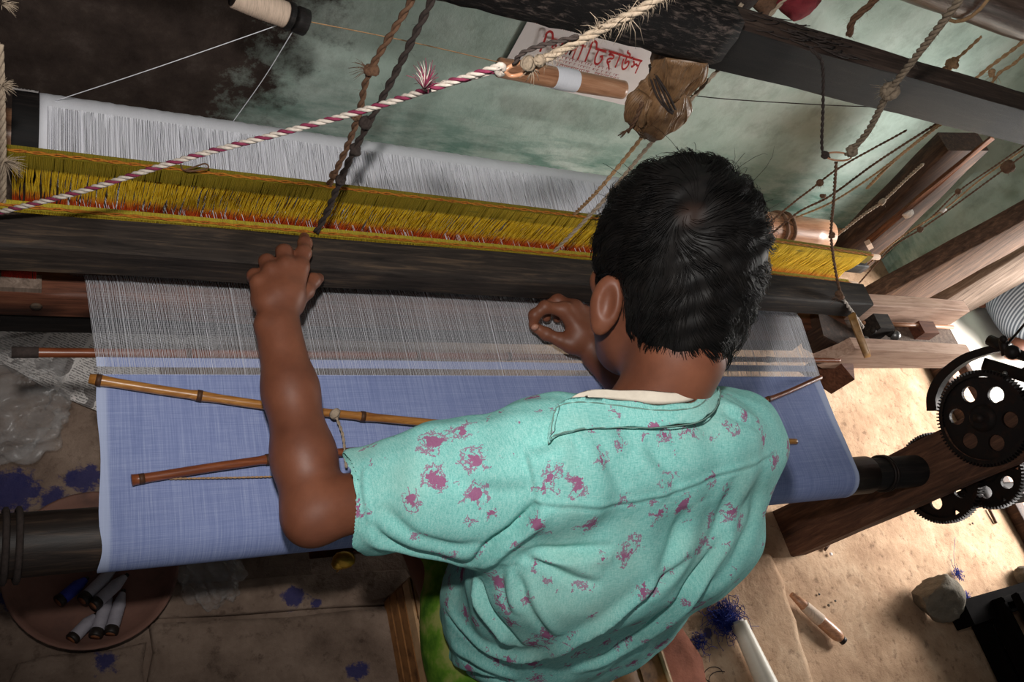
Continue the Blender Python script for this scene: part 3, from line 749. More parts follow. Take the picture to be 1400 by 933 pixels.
def solid_object(name, V, Fq, mat, parent=None, smooth_it=2, **tags):
    if smooth_it:
        E = np.concatenate([Fq[:, [0, 1]], Fq[:, [1, 2]], Fq[:, [2, 3]], Fq[:, [3, 0]]]); deg = np.bincount(E.ravel(), minlength=len(V))[:, None]
        for _ in range(smooth_it):
            S = np.zeros_like(V)
            for ax in range(3): S[:, ax] = np.bincount(E[:, 0], V[E[:, 1], ax], len(V)) + np.bincount(E[:, 1], V[E[:, 0], ax], len(V))
            V = V + 0.5 * (S / np.maximum(deg, 1) - V)
    me = bpy.data.meshes.new(name); me.vertices.add(len(V)); me.vertices.foreach_set('co', V.astype(np.float32).ravel())
    me.loops.add(len(Fq) * 4); me.loops.foreach_set('vertex_index', Fq.astype(np.int32).ravel()); me.polygons.add(len(Fq))
    me.polygons.foreach_set('loop_start', np.arange(0, len(Fq) * 4, 4, dtype=np.int32)); me.update(calc_edges=True); me.validate()
    me.materials.append(mat); me.shade_smooth()
    o = bpy.data.objects.new(name, me); COL.objects.link(o); adopt(o, parent)
    if tags: tag(o, **tags)
    return o

def skin_material(name, c, c2, c3):
    t = NT(name); n1 = t.noise(14, 5, 0.6); n2 = t.noise(420, 3, 0.6)
    col = t.ramp(n1.outputs['Fac'], [(0.3, lin(*c2)), (0.5, lin(*c)), (0.72, lin(*c3))])
    t.bump(n2.outputs['Fac'], 0.12, 0.0006)
    t.b.inputs['Subsurface Weight'].default_value = 0.08; t.b.inputs['Subsurface Radius'].default_value = (0.006, 0.002, 0.001)
    return t.set(col, 0.5, 0, 0.4)
MT['skin'] = skin_material('skin', (116, 69, 49), (100, 58, 41), (134, 82, 59))
MT['nail'] = plain('nail', (190, 138, 116), 0.35, 0.05, 40, 0)

W = thing('person', (0.68, 0.12, 0.0), 'person with short black hair in a turquoise shirt splashed with magenta, leaning over the loom', 'person')

# joints
HIP = np.array((0.662, 0.215, 0.215)); WAI = np.array((0.650, 0.232, 0.36)); CHE = np.array((0.632, 0.268, 0.54)); NEK = np.array((0.600, 0.325, 0.675))
SHL = np.array((0.470, 0.292, 0.640)); SHR = np.array((0.748, 0.310, 0.638))
ELL = np.array(at(430, 699, d=0.93)); WRL = np.array(at(381, 452, d=1.015))
ELR = np.array((0.865, 0.375, 0.455)); WRR = np.array(at(818, 488, z=0.437))
HC = np.array((0.6247, 0.4646, 0.7733))                      # middle of the skull
HU = np.array((0.05, 0.70, 0.71)); HU /= np.linalg.norm(HU)   # crown direction: the head is bowed
HF = np.array((0.06, 0.72, -0.70)); HF -= HF.dot(HU) * HU; HF /= np.linalg.norm(HF)
HS = np.cross(HF, HU)                                     # towards the right ear
hp = lambda s, f, u: HC + HS * s + HF * f + HU * u
AX = (HS, HF, HU)

B = Solid((0.12, -0.12, -0.36), (1.02, 0.78, 0.90), 0.0027)
# torso, legs down into the pit
B.chain([HIP + [0, .02, 0], WAI + [0, .02, 0], CHE + [0, .02, -0.02]], [0.09, 0.08, 0.085], 0.04); B.limb(CHE + [-0.06, 0.02, -0.02], CHE + [0.06, 0.02, -0.02], 0.075, 0.075, 0.04)
B.limb(SHL, SHR, 0.040, 0.040, 0.03); B.limb(CHE + [0, .02, 0], NEK, 0.055, 0.045, 0.03)
for sx in (-1, 1):
    kn = np.array((0.655 + sx * 0.125, 0.46, 0.185)); an = np.array((0.655 + sx * 0.12, 0.52, -0.27))
    B.limb(HIP + [sx * 0.075, 0, -0.02], kn, 0.056, 0.045, 0.03); B.limb(kn, an, 0.05, 0.03, 0.02)
    B.limb(an + [0, -0.02, -0.03], an + [0, 0.14, -0.045], 0.03, 0.02, 0.02, flat=((0, 0, 1), 1.2))
# neck and head
B.chain([NEK - [0, 0.02, 0.01], hp(0, -0.045, -0.085), hp(0, -0.02, -0.03)], [0.050, 0.047, 0.049], 0.02)
B.egg(hp(0, -0.006, 0.02), (0.073, 0.092, 0.088), AX, 0.02); B.egg(hp(0, 0.028, -0.060), (0.060, 0.062, 0.075), AX, 0.025)
B.egg(hp(0, 0.058, -0.112), (0.030, 0.028, 0.026), AX, 0.02)                                       # chin
for sx in (-1, 1):
    B.egg(hp(sx * 0.040, 0.062, -0.032), (0.020, 0.016, 0.018), AX, 0.015)                           # cheekbone
    B.egg(hp(sx * 0.030, 0.086, 0.0), (0.014, 0.012, 0.010), AX, 0.006, 'cut')                       # eye socket
    B.egg(hp(sx * 0.030, 0.080, 0.018), (0.022, 0.010, 0.007), AX, 0.008)                            # brow
    # ear: shell with a hollow, lobe below
    ea = np.cross(HU, HS); tilt = HU * 0.97 - HF * 0.22; fw = HF * 0.97 + HU * 0.22
    back = HS * sx * 0.8 - HF * 0.6; wide = HF * 0.8 + HS * sx * 0.6
    EA = (back, wide, HU); E0 = hp(sx * 0.076, -0.002, -0.050)
    B.egg(E0, (0.0085, 0.0185, 0.032), EA, 0.006); B.egg(E0 + back * 0.0085 - wide * 0.004 + HU * 0.003, (0.0072, 0.0085, 0.019), EA, 0.003, 'cut')
    B.egg(E0 - HU * 0.026 + wide * 0.004 - HS * sx * 0.002, (0.006, 0.009, 0.010), EA, 0.006); B.egg(E0 + wide * 0.012 - HU * 0.004 - HS * sx * 0.002, (0.004, 0.004, 0.007), EA, 0.004)
B.limb(hp(0, 0.086, 0.004), hp(0, 0.106, -0.034), 0.008, 0.011, 0.01)                                # nose
for sx in (-1, 1): B.egg(hp(sx * 0.011, 0.098, -0.037), (0.007, 0.009, 0.006), AX, 0.006)
B.egg(hp(0, 0.088, -0.060), (0.022, 0.010, 0.0055), AX, 0.006); B.egg(hp(0, 0.086, -0.070), (0.019, 0.010, 0.006), AX, 0.006); B.egg(hp(0, 0.097, -0.065), (0.022, 0.006, 0.0016), AX, 0.003, 'cut')
# left arm: upper arm in the sleeve, forearm lying forward over the cloth
B.limb(SHL, ELL, 0.040, 0.031, 0.02); m1 = ELL * 0.72 + WRL * 0.28; m2 = ELL * 0.35 + WRL * 0.65
B.chain([ELL, m1, m2, WRL], [0.0325, 0.0325, 0.0288, 0.0262], 0.02)
B.egg(ELL + np.array(((-0.008), -0.014, 0.002)), (0.020, 0.020, 0.020), None, 0.02)
B.egg(WRL + np.array((-0.018, 0.006, 0.006)), (0.010, 0.012, 0.010), None, 0.012)
# right arm, mostly hidden behind the shoulder and neck
B.limb(SHR, ELR, 0.043, 0.036, 0.02); B.chain([ELR, ELR * 0.5 + WRR * 0.5, WRR], [0.034, 0.032, 0.024], 0.02)

def finger(S, pts, r, k=0.004, root=0.008):
    rs = [r * q for q in (1.12, 1.0, 0.92, 0.80)]
    for i in range(len(pts) - 1): S.limb(pts[i], pts[i + 1], rs[i], rs[i + 1], root if i == 0 else k)
    for i in range(1, len(pts) - 1): S.egg(pts[i], (rs[i] * 1.1,) * 3, None, k)
# left hand resting on the batten: index stretched, the others bent over its front
hz = 0.503
knL = [np.array(at(*q)) for q in []]
K = {n: np.array(at(px, py, z=z)) for n, px, py, z in (('i', 410, 366, 0.506), ('m', 391, 364, 0.509), ('r', 371, 372, 0.506), ('p', 354, 388, 0.498))}
for n, ra in (('i', 0.0118), ('m', 0.0118), ('r', 0.0115), ('p', 0.0110)):
    mid = WRL * 0.45 + K[n] * 0.55 + np.array((0, 0, 0.004)); B.chain([WRL + (K[n] - WRL) * 0.06, mid, K[n]], [0.0185, 0.0150, ra], 0.007)
    B.egg(K[n] + np.array((0, 0, 0.0035)), (0.0098, 0.0098, 0.0098), None, 0.005)
B.limb(WRL * 0.5 + K['i'] * 0.5 + [0, 0, -0.008], WRL * 0.3 + K['p'] * 0.7 + [0, 0, -0.008], 0.016, 0.014, 0.012)
P = lambda px, py, z: np.array(at(px, py, z=z))
finger(B, [K['i'], P(415, 346, 0.506), P(417, 333, 0.499), P(416, 325, 0.491)], 0.0090, root=0.004)
finger(B, [K['m'], P(389, 345, 0.506), P(387, 344, 0.482), P(390, 353, 0.466)], 0.0092, root=0.004)
finger(B, [K['r'], P(365, 358, 0.501), P(363, 358, 0.478), P(368, 368, 0.462)], 0.0088, root=0.004)
finger(B, [K['p'], P(348, 377, 0.492), P(347, 380, 0.470), P(353, 388, 0.456)], 0.0080, root=0.004)
finger(B, [WRL * 0.55 + K['i'] * 0.45 + [0.008, 0, -0.010], P(418, 398, 0.478), P(428, 384, 0.476), P(435, 381, 0.470)], 0.0098, root=0.012)
# right hand pinching a thread out of the warp
kr = {n: P(*q) for n, q in (('i', (772, 424, 0.462)), ('m', (786, 421, 0.458)), ('r', (797, 428, 0.448)), ('p', (806, 438, 0.438)))}
for n in 'imrp': B.chain([WRR + (kr[n] - WRR) * 0.1, WRR * 0.5 + kr[n] * 0.5, kr[n]], [0.017, 0.0155, 0.0125], 0.012)
B.limb(P(782, 470, 0.438), P(792, 446, 0.442), 0.015, 0.015, 0.012)
finger(B, [kr['i'], P(745, 420, 0.458), P(731, 431, 0.446), P(729, 444, 0.434)], 0.0092)
finger(B, [kr['m'], P(762, 411, 0.447), P(747, 420, 0.434), P(747, 434, 0.424)], 0.0095)
finger(B, [kr['r'], P(775, 415, 0.434), P(762, 424, 0.422), P(762, 436, 0.416)], 0.009)
finger(B, [kr['p'], P(788, 426, 0.424), P(777, 434, 0.416), P(776, 444, 0.412)], 0.008)
finger(B, [P(790, 474, 0.436), P(766, 465, 0.436), P(747, 457, 0.432), P(731, 447, 0.429)], 0.0098, root=0.012)
V, Q = B.mesh(); body = solid_object('body', V, Q, MT['skin'], W, 2)
del B
b = MB()
tip = P(730, 447, 0.433); b.ball(tip + np.array(((-0.002), -0.004, 0.005)), (0.0062, 0.0045, 0.006), 10, 6); b.build('thumb_nail', MT['nail'], W)
for sx in (-1, 1):
    b = MB(); b.ball(hp(sx * 0.030, 0.076, 0.0), 0.0115, 14, 10); e = b.build('eye', MT['eye_white'], W)
    b = MB(); b.ball(hp(sx * 0.030, 0.0855, -0.001), 0.0045, 10, 6); b.build('iris', MT['pirn_head'], e)

# --- hair
def hair_material():
    t = NT('black_hair'); n = t.noise(60, 3, 0.6)
    vd = t.n.new('ShaderNodeVectorMath'); vd.operation = 'DISTANCE'; t.link(t.tc.outputs['Object'], vd.inputs[0]); vd.inputs[1].default_value = WH.tolist()
    sc_ = t.ramp(t.math('ADD', vd.outputs['Value'], t.math('MULTIPLY', n.outputs['Fac'], 0.012)), [(0.012, (1, 1, 1)), (0.024, (0, 0, 0))])
    t.set(t.mix(t.math('MULTIPLY', sc_, 0.7), t.ramp(n.outputs['Fac'], [(0.3, (0.0045, 0.004, 0.004)), (0.7, (0.012, 0.010, 0.009))]), lin(50, 34, 27)), 0.52, 0, 0.17)
    return t.m
WH = np.array(at(945, 292, d=0.845))                      # the whorl at the crown
MT['hair'] = hair_material()
H = Solid(HC - 0.17, HC + 0.17, 0.003)
H.egg(hp(0, -0.006, 0.022), (0.085, 0.103, 0.099), AX, 0.01); H.egg(hp(0, -0.048, -0.042), (0.060, 0.052, 0.072), AX, 0.03)
H.egg(hp(0, 0.108, -0.064), (0.10, 0.078, 0.085), AX, 0.012, 'cut'); H.egg(hp(0, 0.0, -0.160), (0.20, 0.20, 0.055), AX, 0.01, 'cut')
for sx in (-1, 1): H.egg(hp(sx * 0.098, 0.010, -0.062), (0.046, 0.036, 0.048), AX, 0.008, 'cut'); H.egg(hp(sx * 0.082, -0.006, -0.052), (0.026, 0.026, 0.038), AX, 0.006, 'cut')
Vh, Qh = H.mesh(); _q = (Vh - HC); _n = _q / np.linalg.norm(_q, axis=1)[:, None]
Vh = Vh + _n * (0.0010 * np.sin(_q @ np.array((150, 90, -70)) + 2 * np.sin(_q @ np.array((60, -110, 80)))) + 0.0010 * np.sin(_q @ np.array((-120, 210, 160))))[:, None]; hairbase = solid_object('hair', Vh, Qh, MT['hair'], W, 2)
bvh = BVHTree.FromPolygons([tuple(v) for v in Vh], [tuple(q) for q in Qh])
gr = np.random.default_rng(3); hm = MB(); hs = MB()
VC = Vector(HC.tolist()); VW = Vector(WH.tolist()); VU = Vector(HU.tolist()); VF = Vector(HF.tolist()); VS = Vector(HS.tolist())
def flow(p, nrm, tw, ph):
    d = p - VW; d = d - nrm * d.dot(nrm)
    if d.length < 1e-5: d = VS.copy()
    L = d.length; d.normalize(); sw = nrm.cross(d)
    a = tw * math.exp(-L / 0.05) + 0.30 * math.sin(p.x * 62 + p.z * 40 + ph) + 0.28 * math.sin(p.y * 75 - p.x * 33 + ph * 1.3)
    return (d * math.cos(a) + sw * math.sin(a)).normalized()
n_st = 0
clumps = [(Vector(Vh[i].tolist()), gr.uniform(-0.5, 0.5), gr.uniform(0, 6.28), gr.uniform(0.6, 1.4)) for i in gr.choice(len(Vh), 420, replace=False)]
for cp, ca, cph, clift in clumps:
    for s in range(17):
        p = cp + Vector((gr.normal(0, 0.0055), gr.normal(0, 0.0055), gr.normal(0, 0.0055)))
        loc, nrm, _, _ = bvh.find_nearest(p)
        if loc is None or (loc - VC).dot(nrm) < 0: continue
        if (loc - VC).dot(VF) > 0.086 and (loc - VC).dot(VU) < 0.02: continue
        steps = 8; L = gr.uniform(0.036, 0.066); q = loc; pts = []; lift = 0.0006 + 0.0046 * clift * gr.uniform(0.4, 1.2)
        for k in range(steps):
            t = k / (steps - 1); pts.append(q + nrm * (0.0002 + lift * math.sin(t * 2.0) + 0.001 * math.sin(t * 6 + cph)))
            d = flow(q, nrm, 0.9, cph * 0.25) ; d = (d + nrm.cross(d) * ca * 0.5 * t).normalized()
            q2, n2, _, _ = bvh.find_nearest(q + d * (L / steps))
            if (q2 - VC).dot(VU) < -0.100 and t > 0.1 and (q2 - q).length < 0.3 * L / steps: pts[-1] += d * 0.004
            q, nrm = q2, n2
        if (pts[-1] - pts[0]).length < 0.008: continue
        r0 = gr.uniform(0.00028, 0.0005)
        hm.tube(pts, [r0 * (1.0 - 0.75 * (k / (steps - 1)) ** 2) for k in range(steps)], 3, cap=False); n_st += 1
hm.build('hair_strands', MT['hair'], hairbase, kind='stuff')
# loose strands standing off the crown
for k in range(150):
    i = gr.integers(len(Vh)); p = Vector(Vh[i].tolist()); loc, nrm, _, _ = bvh.find_nearest(p); q = p - VC
    if q.dot(VU) < 0.03 or nrm.dot(VU) < 0.2: continue
    d = flow(loc, nrm, 0.8, 0); L = gr.uniform(0.018, 0.045); up = gr.uniform(0.25, 0.8); cu = Vector((gr.normal(0, 0.3), gr.normal(0, 0.3), gr.normal(0, 0.3)))
    hs.tube([loc + d * L * t + nrm * L * up * math.sin(t * 2.2) + cu * L * t * t for t in (0, 0.25, 0.5, 0.75, 1)], [0.00032, 0.0003, 0.00028, 0.0002, 0.0001], 3, cap=False)
hs.build('flyaway_strands', MT['hair'], hairbase, kind='stuff')

# --- shirt
def shirt_material():
    t = NT('splashed_cotton'); wv = t.noise(5, 3, 0.7, t.coords((200, 30, 30))); wh = t.noise(5, 3, 0.7, t.coords((30, 160, 200)))
    f = t.math('ADD', t.math('MULTIPLY', wv.outputs['Fac'], 0.5), t.math('MULTIPLY', wh.outputs['Fac'], 0.5)); big = t.noise(7, 4, 0.6)
    col = t.ramp(f, [(0.36, lin(112, 184, 176)), (0.5, lin(140, 208, 200)), (0.66, lin(176, 224, 216))])
    fade = t.ramp(big.outputs['Fac'], [(0.5, (0, 0, 0)), (0.75, (1, 1, 1))])
    col = t.mix(t.math('MULTIPLY', fade, 0.4), col, lin(186, 212, 196))
    # splashes: a ragged core with threads running out of it
    dn = t.noise(34, 4, 0.7); dn2 = t.noise(110, 4, 0.75)
    mp = t.n.new('ShaderNodeVectorMath'); mp.operation = 'MULTIPLY_ADD'; t.link(dn.outputs['Color'], mp.inputs[0]); mp.inputs[1].default_value = (0.030,) * 3; t.link(t.tc.outputs['Object'], mp.inputs[2])
    mp2 = t.n.new('ShaderNodeVectorMath'); mp2.operation = 'MULTIPLY_ADD'; t.link(dn2.outputs['Color'], mp2.inputs[0]); mp2.inputs[1].default_value = (0.018,) * 3; t.link(mp.outputs[0], mp2.inputs[2])
    vo = t.n.new('ShaderNodeTexVoronoi'); vo.inputs['Scale'].default_value = 36; t.link(mp2.outputs[0], vo.inputs['Vector'])
    sc = t.sep(vo.outputs['Color']); size = t.math('MULTIPLY', t.math('SUBTRACT', t.math('MULTIPLY', sc[0], t.math('ADD', 0.4, dn2.outputs['Fac'])), 0.17), 0.42)
    core = t.math('GREATER_THAN', size, vo.outputs['Distance'])
    ve = t.n.new('ShaderNodeTexVoronoi'); ve.feature = 'DISTANCE_TO_EDGE'; ve.inputs['Scale'].default_value = 66; t.link(mp2.outputs[0], ve.inputs['Vector'])
    vein = t.math('LESS_THAN', ve.outputs['Distance'], 0.07); near = t.math('GREATER_THAN', t.math('MULTIPLY', t.math('SUBTRACT', sc[0], 0.15), 0.76), vo.outputs['Distance'])
    v2 = t.math('MULTIPLY', t.math('MULTIPLY', vein, near), 0.75)
    k = t.math('MULTIPLY', t.math('MAXIMUM', t.math('MULTIPLY', core, 0.9), v2), 0.92)
    col = t.mix(k, col, lin(158, 44, 114))
    t.bump(f, 0.22, 0.0012)
    return t.set(col, 0.85, 0, 0.2)
MT['shirt'] = shirt_material()
S = Solid((0.30, -0.16, 0.06), (0.98, 0.46, 0.76), 0.0027)
lat = np.array((1.0, 0.06, 0.0)); lat /= np.linalg.norm(lat)
def slab_limb(a, b, wa, wb, r, k):                        # a flattened trunk section: three limbs side by side
    for f in (-1, 0, 1): S.limb(np.array(a) + lat * f * wa, np.array(b) + lat * f * wb, r[0], r[1], k)
slab_limb(HIP + [0.020, 0.0, -0.06], WAI + [0.005, 0, 0], 0.042, 0.062, (0.106, 0.102), 0.05)
slab_limb(WAI, CHE + [0, -0.015, 0], 0.066, 0.085, (0.103, 0.095), 0.05)
slab_limb(CHE + [0, -0.015, 0], NEK - [0.0, 0.035, 0.045], 0.085, 0.05, (0.095, 0.052), 0.05)
S.limb(SHL + [0.02, -0.006, 0.0], SHR + [-0.01, -0.006, 0.0], 0.058, 0.060, 0.04)
S.egg(HIP + [-0.035, 0.10, 0.05], (0.068, 0.07, 0.045), None, 0.03)
S.limb(at(790, 612, d=0.905), at(975, 600, d=0.965), 0.045, 0.045, 0.055)
S.egg(CHE + [-0.10, -0.06, -0.03], (0.075, 0.06, 0.11), None, 0.04)
cuff = ELL * 0.80 + SHL * 0.20; ad = (cuff - SHL) / np.linalg.norm(cuff - SHL)
S.chain([SHL, SHL * 0.5 + cuff * 0.5, cuff], [0.070, 0.062, 0.058], 0.03)
S.egg(SHL * 0.75 + cuff * 0.25 + np.array((0.01, -0.03, -0.035)), (0.06, 0.05, 0.06), None, 0.03)
S.egg(cuff + ad * 0.10, (0.20, 0.20, 0.0985), (np.array((ad[1], -ad[0], 0)) / np.linalg.norm(ad[:2]), np.cross(ad, np.array((ad[1], -ad[0], 0)) / np.linalg.norm(ad[:2])), ad), 0.002, 'cut') if False else None
# sleeve cut square at the cuff, and hollow so the arm comes out of it
sl_, g_ = S._sub(cuff - 0.13, cuff + 0.13)
cutd = (g_[0] - cuff[0]) * ad[0] + (g_[1] - cuff[1]) * ad[1] + (g_[2] - cuff[2]) * ad[2]
rad = np.sqrt(np.maximum(0, (g_[0] - cuff[0]) ** 2 + (g_[1] - cuff[1]) ** 2 + (g_[2] - cuff[2]) ** 2 - cutd ** 2))
S.d[sl_] = np.where(rad < 0.10, np.maximum(S.d[sl_], cutd), S.d[sl_])
S.limb(SHL * 0.35 + cuff * 0.65, cuff + ad * 0.05, 0.050, 0.054, 0.003, 'cut')
S.limb(SHR, SHR * 0.25 + ELR * 0.75, 0.066, 0.054, 0.03)
# neck opening
S.limb(NEK - [0, 0.0, 0.005], hp(0, -0.045, -0.06), 0.050, 0.056, 0.006, 'cut')
Vs, Qs = S.mesh()
sh_bvh = BVHTree.FromPolygons([tuple(v) for v in Vs], [tuple(q) for q in Qs])
E2 = np.concatenate([Qs[:, [0, 1]], Qs[:, [1, 2]], Qs[:, [2, 3]], Qs[:, [3, 0]]])
fn = np.cross(Vs[Qs[:, 2]] - Vs[Qs[:, 0]], Vs[Qs[:, 3]] - Vs[Qs[:, 1]]); VN = np.zeros_like(Vs)
for c in range(4):
    for ax in range(3): VN[:, ax] += np.bincount(Qs[:, c], fn[:, ax], len(Vs))
VN /= np.linalg.norm(VN, axis=1)[:, None] + 1e-9
def on_shirt(px, py):
    d = (at(px, py, d=1.0) - Vector(EYE.tolist())).normalized(); hit = sh_bvh.ray_cast(Vector(EYE.tolist()), d)
    return np.array(hit[0]) if hit[0] is not None else None
disp = np.zeros(len(Vs))
def fold(px, depth, width, ridge=0.0, side=1, rw=2.2, taper=0.25):
    """a crease (groove, with an overhanging ridge on one side) following a line on the cloth"""
    P3 = [p for p in (on_shirt(*q) for q in px) if p is not None]
    if len(P3) < 2: return
    C = np.array([list(v) for v in resample(spline([Vector(p) for p in P3], 6), 0.005)]); 
    near = np.where(np.linalg.norm(Vs[:, None, :] - C[None, ::6, :], axis=2).min(1) < width * (rw + 3) + 0.03)[0] if len(C) < 400 else np.arange(len(Vs))
    if len(near) == 0: return
    X = Vs[near]; D = np.linalg.norm(X[:, None, :] - C[None], axis=2); j = D.argmin(1); s = j / max(1, len(C) - 1)
    T = np.gradient(C, axis=0); T /= np.linalg.norm(T, axis=1)[:, None] + 1e-9
    sg = np.einsum('ij,ij->i', np.cross(T[j], X - C[j]), VN[near]) * side; dist = D[np.arange(len(j)), j] * np.sign(sg)
    w = np.clip(np.minimum(s, 1 - s) / taper, 0, 1) ** 0.7
    disp[near] += w * (-depth * np.exp(-(dist / width) ** 2) + ridge * np.exp(-((dist - rw * width) / (1.5 * width)) ** 2))
FOLDS = [
    # (line, groove, width, ridge, side)
    ([(640, 772), (672, 748), (705, 722), (726, 700), (733, 688)], 0.011, 0.006, 0.007, -1),
    ([(652, 790), (668, 835), (695, 868), (712, 884)], 0.010, 0.006, 0.008, -1),
    ([(610, 838), (650, 880), (700, 898), (748, 893), (800, 872), (850, 842), (900, 800), (942, 756)], 0.012, 0.006, 0.010, 1),
    ([(585, 850), (622, 890), (662, 915), (705, 935)], 0.010, 0.007, 0.006, 1),
    ([(600, 905), (660, 925), (720, 945)], 0.008, 0.007, 0.005, 1),
    ([(992, 722), (965, 772), (935, 812), (895, 850), (845, 885), (780, 915)], 0.010, 0.006, 0.008, 1),
    ([(712, 762), (745, 770), (785, 792), (822, 800)], 0.006, 0.006, 0.004, 1),
    ([(705, 765), (735, 752), (790, 752), (840, 748)], 0.005, 0.006, 0.004, -1),
    ([(700, 768), (712, 800), (735, 850), (752, 872)], 0.004, 0.006, 0.003, 1),
    ([(690, 770), (686, 800), (700, 840)], 0.004, 0.006, 0.003, 1),
    ([(940, 690), (925, 735), (900, 790), (880, 815)], 0.005, 0.011, 0.005, 1),
    ([(1005, 650), (985, 710), (960, 760)], 0.004, 0.010, 0.004, 1),
    ([(1040, 640), (1030, 700), (1005, 760), (960, 810)], 0.003, 0.010, 0.003, 1),
    ([(505, 712), (540, 745), (580, 762), (640, 772)], 0.005, 0.006, 0.004, -1),
    ([(520, 690), (560, 728), (610, 748), (660, 745)], 0.003, 0.008, 0.003, -1),
    ([(600, 640), (650, 668), (700, 672), (730, 662)], 0.002, 0.010, 0.002, 1),
    ([(812, 600), (838, 645), (858, 668)], 0.002, 0.009, 0.002, 1),
    ([(880, 600), (905, 632), (930, 668)], 0.003, 0.009, 0.003, -1),
    ([(985, 560), (1010, 572), (1040, 590)], 0.004, 0.006, 0.003, 1),
    ([(770, 590), (745, 606), (715, 612)], 0.003, 0.008, 0.003, 1),
    ([(865, 895), (900, 860), (940, 830), (975, 790)], 0.004, 0.010, 0.003, 1),
]
for ln, dp, wd, rg, sd in FOLDS: fold(ln, dp * 1.35, wd * 0.85, rg * 1.2, sd)
# seams: thin stitched grooves
for ln in ([(726, 691), (780, 695), (850, 692), (900, 682), (955, 664), (1010, 645), (1062, 622)], [(712, 606), (722, 640), (728, 670), (731, 690)], [(492, 640), (496, 690), (508, 740), (518, 765)]):
    fold(ln, 0.0022, 0.0024, 0.0016, 1, 2.0, 0.02)
wr = sum(a * np.sin(Vs @ np.array(k) + p) for a, k, p in ((0.0012, (60, 45, -38), 0), (0.0009, (-35, 90, 60), 1), (0.0008, (110, -40, 70), 2), (0.0005, (150, 120, -90), 4)))
Vs = Vs + VN * (disp + wr)[:, None]
# lower hem: cloth ends in front of the seat, slightly flared
shirt = solid_object('shirt', Vs, Qs, MT['shirt'], W, 2)
for q in () and ((760,600),(770,590),(800,588),(850,584),(900,582),(950,574),(972,562),(850,545),(800,541),(900,548)):
    h_ = on_shirt(*q); print('SHIRTHIT', q, None if h_ is None else (ROT.T @ (h_ - EYE))[2])

# --- collar: a worn stand-and-fall collar round the neck, pale inside
MT['collar_in'] = plain('collar_in', (226, 214, 196), 0.85, 0.1, 60, 0.2)
top = [at(*q) if False else at(q[0], q[1], d=q[2]) for q in ((757, 590, 0.822), (762, 560, 0.836), (771, 548, 0.843), (800, 544, 0.854), (850, 549, 0.868), (900, 555, 0.872), (945, 552, 0.884), (963, 540, 0.903), (970, 526, 0.930), (971, 518, 0.960))]
bot = [at(q[0], q[1], d=q[2]) for q in ((752, 606, 0.820), (754, 602, 0.823), (765, 596, 0.827), (800, 588, 0.838), (850, 585, 0.859), (900, 584, 0.866), (950, 577, 0.880), (972, 564, 0.896), (982, 547, 0.925), (984, 532, 0.950))]
ts, bs = spline(top, 6), spline(bot, 6); n = min(len(ts), len(bs)); NKv = Vector(hp(0, -0.045, -0.085).tolist())
rows = []
for r in range(8):
    t = r / 7; row = []
    for i in range(n):
        p = ts[i].lerp(bs[i], t); out = (p - NKv).normalized(); row.append(p + out * (0.006 * math.sin(t * math.pi) + 0.0012 * math.sin(i * 0.9 + r)))
    rows.append(row)
def strip(rows, mat, name, parent, th=0.0022):
    b = MB(); n = len(rows[0]); vs = [p for r in rows for p in r]; inn = [p + (NKv - p).normalized() * th for p in vs]
    fs = [(r * n + i, r * n + i + 1, (r + 1) * n + i + 1, (r + 1) * n + i) for r in range(len(rows) - 1) for i in range(n - 1)]
    N = len(vs); fs2 = [tuple(N + q for q in reversed(f)) for f in fs]; R = len(rows) - 1
    rim = [(i, N + i, N + i + 1, i + 1) for i in range(n - 1)] + [(R * n + i + 1, N + R * n + i + 1, N + R * n + i, R * n + i) for i in range(n - 1)]
    rim += [(r * n + n, N + r * n + n, N + r * n, r * n) for r in range(R)] + [(r * n + n - 1, N + r * n + n - 1, N + r * n + 2 * n - 1, r * n + 2 * n - 1) for r in range(R)]
    b.add(vs + inn, fs + fs2 + rim); return b.build(name, mat, parent)
strip(rows, MT['shirt'], 'collar', shirt)
inner = []
for t in (0.0, 0.35, 0.7, 1.2):
    row = []
    for i in range(n):
        p = ts[i]; up_ = (ts[i] - bs[i]).normalized(); e_ = max(0, min(1, (i - 13) / 8)) * min(1, (n - 1 - i) / 5)
        row.append(p + up_ * (0.0085 * e_ * (1 - t) + 0.0015 * e_ * math.sin(i * 0.5) * (1 - t)) + (NKv - p).normalized() * (0.0045 + 0.001 * (1 - t)))
    inner.append(row[13:])
strip(inner, MT['collar_in'], 'collar_lining', shirt)
b = MB(); 
for dt in (0.10, 0.92): b.tube([ts[i].lerp(bs[i], dt) + (ts[i].lerp(bs[i], dt) - NKv).normalized() * (0.0015 + 0.006 * math.sin(dt * math.pi)) + Vector((0, 0, 0.0006 * math.sin(i * 1.9))) for i in range(n)], 0.0007, 4)
b.build('stitching', plain('stitching', (120, 150, 140), 0.9, 0.2, 60, 0), shirt)

